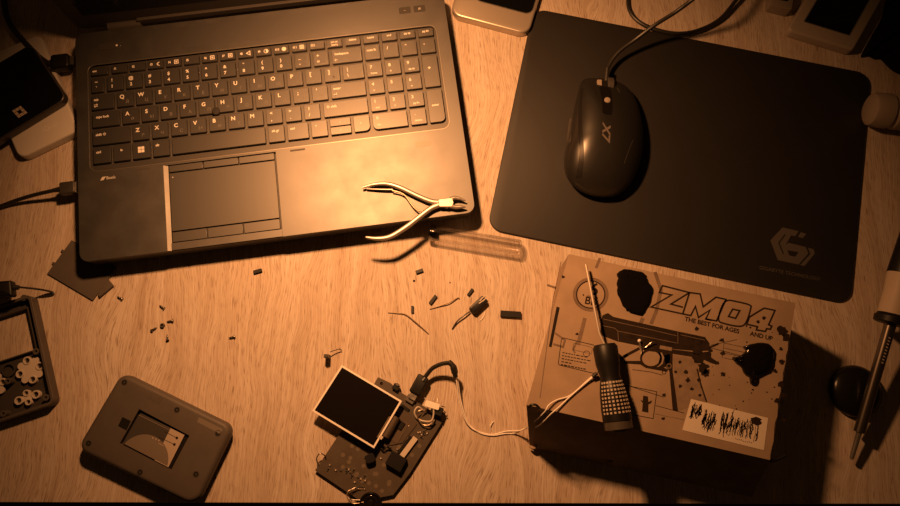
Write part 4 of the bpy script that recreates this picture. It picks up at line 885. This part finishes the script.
for k in range(9): 
    c_ = ip0 + ax * (AL - 16 - k * 3) + Vector((0, 0, 5.25)); q = ax.cross(Vector((0, 0, 1))).normalized(); b.add([c_ - q * 1 - ax * .5, c_ + q * 1 - ax * .9, c_ + q * 1 + ax * .1, c_ - q * 1 + ax * .6], [(0, 1, 2, 3)])
b.build('printed_marks', M_CREAM, si)
x, y = P(857.5, 391, 8); b = MB(); b.lathe((x, y, 0), (x, y, 14), [(0, 22), (1, 24), (4, 24.8), (7, 24), (10, 20.5), (12.5, 14), (13.8, 7), (14, .4)], 44)
single(b, 'black_cap', mat('cap_plastic', (.008, .007, .006), .25, 0, .4), 'shiny round black cap on desk under the soldering iron shaft', 'cap', (x, y, 0))
bt_ = thing('white_bottle', 'pale rounded bottle end lying at right edge beside mouse mat corner', 'bottle', (*P(890, 108), 0))
q0, q1_ = P3(868, 109, 18), P3(930, 116, 18); b = MB(); b.lathe(q0, q1_, [(0, .2), (0.1, 12), (2.5, 16), (7, 17.6), (20, 17.8), (23, 15.5), (26, 17.8), (110, 17.8), (113, 15)], 36); b.build('bottle_body', mat('matt_beige', (.34, .28, .23), .5), bt_)

# ------------------------------------------------------------------ top edge: two devices, small box, black mound
def tablet(name, label, loc, outer, screen, z0, z1, m, r, sc_r=3, mats=None):
    t = thing(name, label, 'tablet', (*loc, z0)); b = MB(); b.slab(rpoly([tuple(p) for p in outer], r, 8), z0, z1, 2.4, 4, 1.6); b.build('casing', m, t)
    q = rpoly([tuple(p) for p in screen], sc_r, 5); b = MB(); b.prism(q, z1 - .2, z1 + .12); b.build('screen', M_SCREEN, t)
    b = MB(); b.ribbon(q, 1.0, z1 + .16, 0, True); b.build('screen_rim', M_STEEL, t); return t
d1 = Vector(P(453, 14.5, 10)); d2 = Vector(P(528, 34.5, 10)); u_ = (d2 - d1).normalized(); v_ = Vector((-u_.y, u_.x))
d1 = Vector(P(449.5, 13.8, 10)); tw = (Vector(P(528.5, 34.8, 10)) - d1).length
M_SATIN = mat('satin_metal', (.50, .44, .38), .34, .55)
o_ = [d1, d1 + u_ * tw, d1 + u_ * tw + v_ * 120, d1 + v_ * 120]; i_ = [d1 + u_ * 20 + v_ * 23.5, d1 + u_ * (tw - 3) + v_ * 23.5, d1 + u_ * (tw - 3) + v_ * 116, d1 + u_ * 20 + v_ * 116]
tablet('small_tablet', 'satin rounded tablet at top edge between laptop screen and mouse mat', (o_[0] + o_[2]) / 2, o_, i_, 0, 10, M_SATIN, 12, 8)
A4 = Vector(P(787, 30, 12)); B4 = Vector(P(853.5, 50.5, 12)); u_ = (B4 - A4).normalized(); v_ = Vector(P(806, -2, 12)) - A4; v_ = v_.normalized(); W4 = (B4 - A4).length
o_ = [A4, B4, B4 + v_ * 105, A4 + v_ * 105]
s0_, s1_ = Vector(P(804, 21.5, 12.2)), Vector(P(849.5, 35.5, 12.2)); us_ = (s1_ - s0_)
i_ = [s0_, s1_, s1_ + v_ * 82, s0_ + v_ * 82]
tablet('white_tablet', 'pale framed tablet with black screen in the upper right corner', (o_[0] + o_[2]) / 2, o_, i_, 0, 12, mat('beige_frame', (.42, .36, .31), .45), 5, 1)
b = MB(); b.slab(rpoly(PL([(770, 4.5), (792, 10), (800, -40), (776, -44)], 14), 2, 3), 0, 14, 1, 2); b.prism(rpoly(PL([(779, -6), (789, -4), (788, 1.5), (779, 0)], 14), 1, 2), 13.9, 14.2, 1)
single(b, 'small_box', [mat('pale_box', (.30, .25, .21), .6), M_BLACK], 'small pale box at top edge left of the white tablet', 'box', (*P(780, -15), 0))
rb = random.Random(9)
ob = PL([(893, -10), (885, 14), (874, 34), (864, 53), (867, 54.5), (870, 53), (878, 57), (884, 57), (892, 65), (905, 73), (960, 95), (1010, 40), (990, -60), (925, -50)], 6)  # outline of a rounded black mound filling the upper right corner
ob = [tuple(p) for p in smooth([Vector(p) for p in ob], 4, True)]; n = len(ob); cx_, cy_ = P(930, 10, 6)
b = MB(); rg = [[(x, y, 0) for x, y in ob]]
for s_, z_ in ((1.0, 3), (.985, 7), (.93, 14), (.82, 22), (.62, 30), (.4, 33), (.15, 34)): rg.append([(cx_ + (x - cx_) * s_, cy_ + (y - cy_) * s_, z_ * (1 + rb.uniform(-.06, .06) * (s_ < .95))) for x, y in ob])
b.loft(rg); single(b, 'black_mound', mat('matt_black', (.006, .0055, .005), .9, 0, .1), 'rounded black mound in the upper right corner behind the tablet', 'mound', (cx_, cy_, 0))

# ------------------------------------------------------------------ scraps and screws on the desk
def scrap(px, py, l, wd, ang, h, name, label, cat, m, group=None, bev=.2):
    x, y = P(px, py, h); q, *_ = orbox((x, y, 0), l, wd, 1, R(ang), .3); b = MB(); b.prism(q, 0, h); single(b, name, m, label, cat, (x, y, 0), group=group, bevel=bev)
gB = 'black sleeve offcuts scattered on the desk'
scrap(419.4, 271, 7.6, 3.2, 22, 2.6, 'sleeve_offcut', 'small black offcut nearest below the nippers handle shadow', 'offcut', M_BLACK, gB)
scrap(433, 299.5, 10, 3.2, 55, 2.6, 'sleeve_offcut', 'slanting black offcut beside the short upper wire clipping', 'offcut', M_BLACK, gB)
scrap(412.5, 309.3, 7, 2.6, 92, 2.2, 'sleeve_offcut', 'tiny upright black offcut above the long wire clipping', 'offcut', M_BLACK, gB)
scrap(470.4, 292, 8, 2.8, 55, 2.4, 'sleeve_offcut', 'thin slanting black offcut just above the dark connector', 'offcut', M_BLACK, gB)
scrap(510.8, 314, 20, 6, -2, 3.4, 'sleeve_offcut', 'largest black rectangular offcut, rightmost of the desk scraps', 'offcut', M_BLACK, gB)
scrap(257.4, 271, 8.4, 3.4, 18, 2.8, 'sleeve_offcut', 'lone black offcut below the touchpad at laptop front', 'offcut', M_BLACK, gB)
scrap(414, 280.6, 2, 1.8, 0, 1, 'crumb', 'tiny brown crumb under the topmost black offcut', 'crumb', M_INK2)
scrap(450, 282.5, 1.3, 1.0, 0, .7, 'crumb', 'minute brown speck right of the tiny brown crumb', 'crumb', M_INK2)
def lw(pts, r, m, label, name='wire_clipping'):
    b = MB(); q = smooth([P3(*p) for p in pts], 6); b.tube(q, r, 8); single(b, name, m, label, 'wire', (q[0].x, q[0].y, 0), group='wire clippings on the desk')
lw([(388, 312.5, .6), (397, 313.2, .9), (405.6, 314.5, 1.6), (416, 322.5, 2.2), (428.5, 333.8, .6)], .55, M_COPPER, 'longest bent wire clipping, leftmost of the desk scraps')
lw([(429.5, 309, .6), (440, 306, 1.2), (449, 302.8, 2.2), (457.5, 298, 1.2), (459.5, 299, .6)], .55, M_COPPER, 'short bent wire clipping left of the dark connector')
lw([(484.8, 312.5, .5), (483.5, 317, .7), (479.8, 320.8, .5)], .4, M_WIREW, 'tiny curved clipping right below the dark connector')
lw([(493.5, 421.5, .6), (490.3, 425.5, 2.4), (491, 430.5, .6)], .45, M_WIREW, 'tiny curl of pale wire above the long white wires')
ck = thing('connector', 'dark connector lump with pale pins and one wire tail', 'connector', (*P(478, 304), 0))
x, y = P(478.5, 304.5, 7); q, *_ = orbox((x, y, 0), 19, 8.5, 1, R(45), 2.0); b = MB(); b.slab(q, 0, 7, 1.5, 2); b.build('housing', M_BLACK, ck)
for p_ in ([(480, 301, 7.2), (483, 297.5, 7.6), (486, 295.8, 7)], [(479, 303.5, 7.2), (483.5, 300.5, 7.6), (486, 298, 7)]): wire(p_, .6, M_RUBW, 'pin', ck)
wire([(470, 311.5, 2.5), (464, 315.5, 3.5), (457, 321.5, 2.5), (452.3, 329, .6)], .7, M_DSTEEL, 'wire_tail', ck)
tc_ = thing('upright_component', 'small brown component standing on end above the display', 'component', (*P(327, 358), 0))
x, y = P(328.3, 357, 0); b = MB(); b.prism(rpoly([(x - 2.6, y - 1.8), (x + 2.6, y - 1.8), (x + 2.6, y + 1.8), (x - 2.6, y + 1.8)], .6, 2), 0.2, 12); b.build('body', mat('brown_epoxy', (.10, .075, .055), .45), tc_, bevel=.4)
b = MB(); b.prism(circ(x, y, 1.5, 12), 11.9, 13.4); b.build('cap', M_DSTEEL, tc_)
wire([(330, 352, 6), (334, 350.5, 5), (339.5, 349, 4), (341.5, 350.5, 2)], .5, M_DSTEEL, 'bent_leg', tc_)
wire([(327, 358, .5), (327.3, 355, 4)], .8, M_DSTEEL, 'leg', tc_)
sc_ = [(120, 298, 155, 'topmost, by the battery cover'), (162, 307, 150, 'standing alone above the small heap'), (170, 321.3, 190, 'right of the tiny nut'), (154.4, 329, 35, 'left and below the tiny nut'), (167.6, 337.4, 100, 'lowest of the small heap'), (232, 337.4, 195, 'rightmost, alone on bare wood')]
for px, py, an, tx in sc_:
    x, y = P(px, py, 1); a = R(an); d = Vector((math.cos(a), math.sin(a), 0)); c_ = Vector((x, y, 1.6)); b = MB()
    b.lathe(c_ - d * 3.4, c_ + d * 3.6, [(0, .2), (.1, 1.5), (.9, 1.75), (1.4, .95), (2, .9), (2.4, 1.0), (3, .85), (3.5, 1.0), (4, .8), (4.6, .9), (5.2, .7), (6.4, .3)], 14)
    single(b, 'screw', M_DSTEEL, 'tiny dark screw on the desk, ' + tx, 'screw', (x, y, 0), group='tiny console screws left on the desk')
x, y = P(162.4, 325.6, 1.5); b = MB(); b.prism([circ(x, y, 2.5, 6), circ(x, y, 1.0, 10)], 0, 2.2); single(b, 'nut', M_DSTEEL, 'tiny dark nut amid the heap of screws', 'nut', (x, y, 0), bevel=.15)
